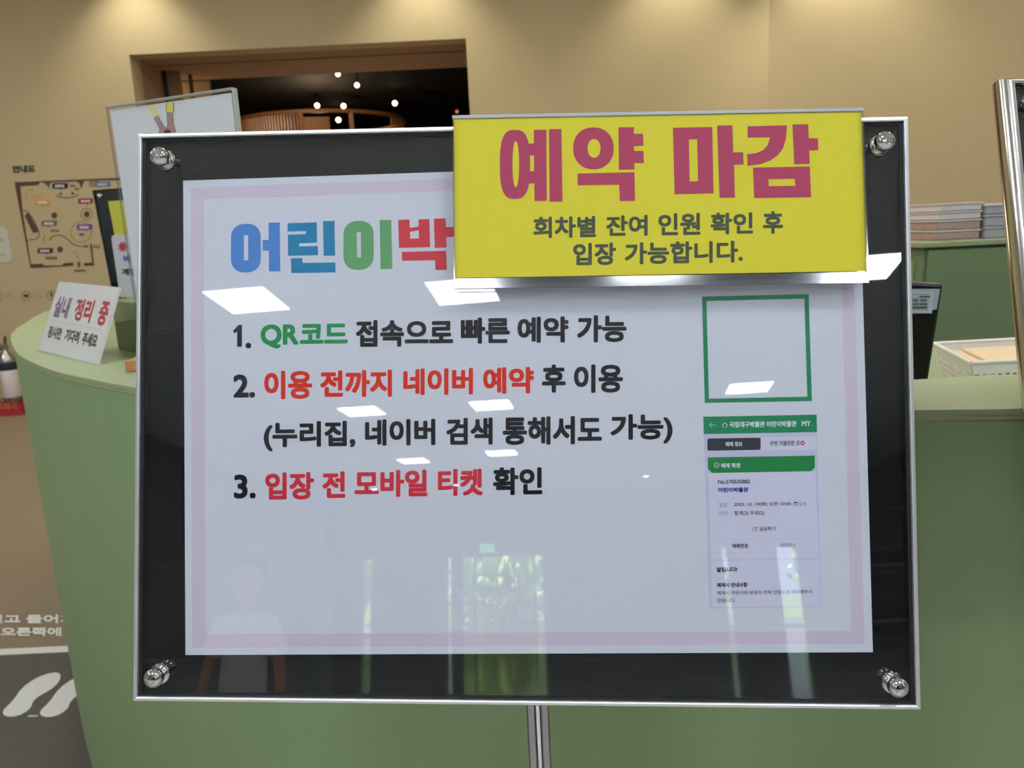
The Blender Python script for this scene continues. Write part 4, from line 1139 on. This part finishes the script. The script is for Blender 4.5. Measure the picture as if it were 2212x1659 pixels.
# ================================================================ wall graphics
MW = {'br': mat('map_brown', (84, 58, 46), .75), 'sk': mat('map_pale', (188, 166, 126), .8), 'navy': mat('map_navy', (24, 30, 48), .7), 'or': mat('map_orange', (206, 148, 58), .7), 'red': mat('map_red', (128, 26, 46), .7), 'pu': mat('map_purple', (96, 62, 132), .7), 'gr': mat('map_grey_green', (98, 106, 92), .7), 'bl': mat('map_blue', (84, 108, 148), .7), 'pl': mat('map_plum', (78, 48, 56), .7), 'w': mat('map_white', (214, 210, 214), .7), 'ln': mat('map_line', (90, 76, 54), .75), 'tx': mat('map_text', (62, 58, 46), .75), 'lt': mat('map_light_line', (176, 146, 100), .75)}
mapw = thing('wall_map', 'brown floor plan graphic with coloured speech bubbles on the beige wall', 'wall map', at_y((60, 590), WY))
def PWd(d): return lambda px, e=0.0: at_y(px, WY - d - e)
def wm(name, polys, k, d=.002, par=None):
    return shape(name, conv(polys, z6), PWd(d), MW[k], par or mapw)
wm('plan_wall', [[[(140, 285), (1320, 235), (1320, 262), (1130, 268), (860, 268), (812, 272), (792, 340), (782, 342), (772, 300), (740, 278), (500, 285), (482, 300), (474, 352), (462, 318), (420, 288), (388, 284), (372, 312), (196, 325), (218, 560), (300, 1080), (405, 1074), (432, 1092), (600, 1090), (622, 1068), (712, 1064), (712, 1094), (622, 1100), (296, 1118)]]], 'br')
wm('plan_wall', [[[(870, 882), (888, 878), (912, 1092), (816, 1096), (814, 1068), (892, 1062)]]], 'br')
wm('plan_wall', [[[(238, 610), (275, 575), (372, 755), (362, 772), (318, 774)]]], 'br', .0025)
def ring(cx0, cy0, r, w=6): return [ell(cx0, cy0, r, r * 1.02), ell(cx0, cy0, r - w, (r - w) * 1.02)]
wm('plan_line', [[ribbon([(212, 560), (262, 566), (330, 655), (380, 770), (378, 810), (345, 838), (262, 846)], 8)], [ribbon([(540, 412), (590, 432), (650, 438), (715, 428), (762, 405)], 9)], [ribbon([(476, 848), (510, 812), (560, 796), (610, 806), (660, 842), (700, 880), (745, 900), (795, 908)], 9)], [ribbon([(418, 868), (424, 825), (440, 796)], 6)], [ribbon([(692, 968), (738, 966)], 4)], [ribbon([(745, 975), (756, 1022)], 4)]], 'ln')
wm('plan_ring', [ring(838, 596, 57), ring(786, 768, 100, 4)], 'ln')
wm('plan_ring', [ring(526, 608, 78, 3)], 'lt')
for dd in ((526, 606), (840, 596), (582, 936)):
    wm('plan_dot', [[ell(dd[0], dd[1], 28, 29)]], 'br', .0024)
wm('plan_arrow', [[[(762, 1045), (782, 1085), (772, 1085), (774, 1112), (756, 1112), (755, 1086), (744, 1086)]]], 'br')
wm('plan_hatch', [[ribbon([(862 + 11 * i, 266), (870 + 11 * i, 330)], 5)] for i in range(10)], 'ln')
for (x0, x1, y0, y1, k, tail) in ((507, 658, 296, 348, 'navy', (592, 362)), (340, 490, 456, 506, 'or', None), (758, 900, 444, 492, 'red', (846, 508)), (402, 552, 660, 712, 'gr', (468, 728)), (745, 895, 696, 748, 'pu', (838, 762)), (362, 514, 925, 974, 'pl', (455, 990)), (920, 1070, 284, 328, 'bl', None)):
    o = wm('speech_bubble', [[rrect(x0, y0, x1, y1, 12, slope=-.03)]] + ([[[(tail[0] - 14, y1 - 6), (tail[0] + 10, y1 - 6), tail]]] if tail else []), k, .003)
    xx = x0 + 26
    marks = []
    while xx < x1 - 34:
        marks.append([[(xx, y0 + 14), (xx + 17, y0 + 13), (xx + 18, y1 - 14), (xx + 1, y1 - 13)]]); xx += 23
    shape('bubble_marks', conv(marks, z6), PWd(.0036), MW['w'], o)
for (x0, x1, y0, y1, k) in ((680, 728, 310, 332, 'ln'), (725, 770, 340, 362, 'ln'), (574, 608, 388, 408, 'tx'), (690, 725, 384, 404, 'tx'), (262, 330, 348, 368, 'or'), (246, 266, 385, 450, 'or'), (300, 410, 408, 432, 'or'), (492, 578, 744, 768, 'gr'), (768, 820, 780, 806, 'pu'), (442, 556, 1008, 1032, 'tx'), (720, 830, 1132, 1154, 'tx'), (806, 858, 896, 918, 'tx'), (905, 975, 895, 925, 'gr')):
    marks = []
    n_m = max(1, int((x1 - x0) / 20))
    for i in range(n_m):
        a = x0 + (x1 - x0) * i / n_m
        marks.append([[(a, y0), (a + (x1 - x0) / n_m * .74, y0 - 1), (a + (x1 - x0) / n_m * .76, y1 - 1), (a + 2, y1)]])
    wm('caption_marks', marks, k, .0025)
o = text('wall_lettering', '안내도', (*[z6((x, 0))[0] for x in (120, 340)], z6((0, 120))[1], z6((0, 194))[1]), PWd(.002), MW['tx'], None, bold=1.1, slope=-.02)
tag(o, 'dark Korean heading of three letters above the floor plan on the wall', 'lettering')
cw = thing('wall_card', 'pale rounded information card cut off by the left picture edge', 'card', at_y((0, 560), WY))
crd = mat('card_grey', (186, 186, 166), .7)
shape('card_face', [[[z6(p) for p in [(-330, 735), (30, 716), (62, 732), (74, 764), (120, 1010), (112, 1046), (84, 1058), (-300, 1078)]]]], PWd(.003), crd, cw)
wm('card_marks', [[[(0, 835), (26, 833), (28, 852), (0, 854)]], [[(0, 985), (22, 984), (24, 1000), (0, 1001)]], [[(30, 983), (50, 982), (52, 998), (32, 999)]]], 'lt', .0036, cw)
for i, (cx0, cy0) in enumerate(((-20, 1392), (252, 1386), (500, 1378))):
    ic = thing('wall_icon', ['round line icon on the wall cut by the left picture edge', 'round line icon with a dark blob under the floor plan', 'round line icon half hidden by the white counter sign'][i], 'icon', at_y(z6((cx0, cy0)), WY), group='round icons on the wall under the map')
    wm('icon_ring', [ring(cx0, cy0, 46, 5)], 'ln', .0022, ic)
    if i == 1: wm('icon_symbol', [[ell(cx0, cy0 - 4, 28, 12)], [ell(cx0, cy0 + 4, 18, 13)]], 'tx', .0026, ic)
    elif i == 2: wm('icon_symbol', [[[(cx0 - 16, cy0 - 22), (cx0 + 2, cy0 - 30), (cx0 + 12, cy0), (cx0 + 6, cy0 + 26), (cx0 - 8, cy0 + 10)]]], 'tx', .0026, ic)
    else: wm('icon_symbol', [[ell(cx0, cy0, 16, 14)]], 'tx', .0026, ic)
    if i < 2:
        x0 = cx0 + (72 if i == 0 else 78)
        wm('caption_marks', [[[(x0 + 19 * j, cy0 - 26 + 30 * r), (x0 + 19 * j + 14, cy0 - 26 + 30 * r), (x0 + 19 * j + 15, cy0 - 8 + 30 * r), (x0 + 19 * j + 1, cy0 - 8 + 30 * r)]] for r in range(2) for j in range(4 + r)], 'lt', .0022, ic)

# ================================================================ a child in a white T-shirt in the lobby, mirrored faintly in the poster
def skinned(name, chains, m, par, sub=2):
    """chains: lists of (point, radius); the first point of every later chain lies on the first chain"""
    V, Ed, Rr = [], [], []
    def idx(p, r):
        for i, q in enumerate(V):
            if (q - Vector(p)).length < 1e-4: return i
        V.append(Vector(p)); Rr.append(r); return len(V) - 1
    for ch in chains:
        ids = [idx(p, r) for p, r in ch]
        Ed += [(a, b) for a, b in zip(ids, ids[1:])]
    me = bpy.data.meshes.new(name); me.from_pydata(V, Ed, [])
    o = bpy.data.objects.new(name, me); COL.objects.link(o)
    sk = o.modifiers.new('skin', 'SKIN'); sk.use_smooth_shade = True
    for i, sv in enumerate(me.skin_vertices[0].data):
        r = Rr[i]
        sv.radius = r if isinstance(r, tuple) else (r, r)
        sv.use_root = (i == 0)
    ss_ = o.modifiers.new('subdivision', 'SUBSURF'); ss_.levels = sub; ss_.render_levels = sub
    dg = bpy.context.evaluated_depsgraph_get()
    dg.update()
    me2 = bpy.data.meshes.new_from_object(o.evaluated_get(dg))
    vs = [v.co.copy() for v in me2.vertices]; fs = [tuple(p.vertices) for p in me2.polygons]
    bpy.data.objects.remove(o); bpy.data.meshes.remove(me2)
    return mesh(name, vs, fs, m, par, smooth=True)
kx, ky = -1.42, -2.05
def K3(x, y, z): return Vector((kx + x, ky + y, z))
pn = thing('person', 'child in white T-shirt and dark shorts, mirrored faintly in the lower left of the poster', 'person', (kx, ky, 0))
sk_ = mat('skin_tone', (196, 150, 124), .55); hr_m = mat('black_hair', (22, 19, 18), .5); sh_ = mat('white_tshirt', (224, 224, 222), .85, bump=.2, bscale=60); so_ = mat('dark_shorts', (40, 44, 56), .85); se_ = mat('grey_trainers', (90, 92, 98), .6)
body = [[(K3(0, 0, .62), (.082, .066)), (K3(0, 0, .72), (.080, .064)), (K3(0, 0, .86), (.090, .066)), (K3(0, 0, .95), (.070, .055)), (K3(0, .004, 1.00), .034), (K3(0, .008, 1.035), .033), (K3(0, .012, 1.075), (.058, .066)), (K3(0, .016, 1.135), (.070, .080)), (K3(0, .014, 1.19), (.060, .070)), (K3(0, .010, 1.22), (.030, .036))]]
for s_ in (-1, 1):
    body.append([(K3(0, 0, .95), (.070, .055)), (K3(.095 * s_, 0, .935), .036), (K3(.145 * s_, .0, .82), .028), (K3(.168 * s_, .01, .71), .024), (K3(.178 * s_, .045, .61), .018), (K3(.180 * s_, .055, .575), (.012, .020))])
    body.append([(K3(0, 0, .62), (.082, .066)), (K3(.055 * s_, 0, .55), .058), (K3(.065 * s_, .004, .40), .046), (K3(.068 * s_, .008, .32), .036), (K3(.070 * s_, -.004, .22), .036), (K3(.070 * s_, -.006, .08), .024), (K3(.072 * s_, .0, .045), .024)])
skinned('body', body, sk_, pn)
for s_ in (-1, 1):
    h0 = K3(.180 * s_, .055, .575)
    for k, (dy, ln) in enumerate(((-.020, .040), (-.008, .048), (.005, .051), (.018, .046))):
        skinned('finger', [[(h0 + Vector((0, dy * .6, .004)), .0062), (h0 + Vector((0, dy, -.018)), .0058), (h0 + Vector((-.004 * s_, dy + .003, -.018 - ln * .45)), .0052), (h0 + Vector((-.012 * s_, dy + .006, -.018 - ln * .85)), .0044)]], sk_, pn, 1)
    skinned('thumb', [[(h0 + Vector((0, .012, .016)), .0068), (h0 + Vector((-.006 * s_, .030, .0)), .0062), (h0 + Vector((-.012 * s_, .038, -.018)), .0052)]], sk_, pn, 1)
skinned('tshirt', [[(K3(0, 0, .56), (.116, .092)), (K3(0, 0, .60), (.114, .090)), (K3(0, 0, .74), (.104, .082)), (K3(0, 0, .87), (.104, .079)), (K3(0, 0, .955), (.080, .060)), (K3(0, .002, .985), (.050, .042))]] + [[(K3(0, 0, .955), (.080, .060)), (K3(.10 * s_, 0, .938), .050), (K3(.140 * s_, 0, .85), .050), (K3(.150 * s_, .002, .80), .048)] for s_ in (-1, 1)], sh_, pn)
skinned('shorts', [[(K3(0, 0, .66), (.100, .080)), (K3(0, 0, .61), (.100, .080))]] + [[(K3(0, 0, .61), (.100, .080)), (K3(.058 * s_, 0, .54), .072), (K3(.066 * s_, .004, .40), .066), (K3(.067 * s_, .006, .36), .064)] for s_ in (-1, 1)], so_, pn)
for s_ in (-1, 1):
    skinned('shoe', [[(K3(.072 * s_, -.035, .030), (.030, .026)), (K3(.072 * s_, .02, .034), (.032, .028)), (K3(.076 * s_, .085, .026), (.034, .020)), (K3(.078 * s_, .125, .022), (.026, .016))]], se_, pn)
# hair cap, ears, face
hv = MB(); rings = []
hc = K3(0, .004, 1.140)
for i in range(9):
    ph = math.radians(-35 + 125 * i / 8)
    ring_ = []
    for k in range(24):
        a_ = 2 * math.pi * k / 24
        front = max(0, math.sin(a_))                   # +y is the face
        zz_ = math.sin(ph) * .098
        cut = .048 * front ** .6 if zz_ < .035 else 0
        rr = math.cos(ph)
        ring_.append(hc + Vector((math.cos(a_) * .084 * rr, (math.sin(a_) * .094 - .002) * rr - cut, max(zz_, -.02 + .055 * front ** .5) if front > .3 else zz_)))
    rings.append(ring_)
hv.loft(rings); hv.build('hair', hr_m, pn, smooth=True)
for s_ in (-1, 1):
    MB().lathe([(.003, -.006), (.016, -.003), (.019, .003), (.012, .007), (.0001, .006)], K3(.073 * s_, .010, 1.120), (s_, .25, 0), 14).build('ear', sk_, pn, smooth=True)
    MB().lathe([(.0001, -.004), (.008, -.002), (.0095, .001), (.006, .004), (.0001, .005)], K3(.026 * s_, .082, 1.130), (0, 1, 0), 14).build('eye', hr_m, pn, smooth=True)
skinned('nose', [[(K3(0, .082, 1.125), .007), (K3(0, .092, 1.108), .010), (K3(0, .088, 1.100), .008)]], sk_, pn, 1)
MB().lathe([(.0001, -.003), (.010, -.001), (.010, .002), (.0001, .004)], K3(0, .074, 1.080), (0, 1, -.1), 16).build('mouth', mat('lip_tone', (168, 92, 86), .5), pn, smooth=True)
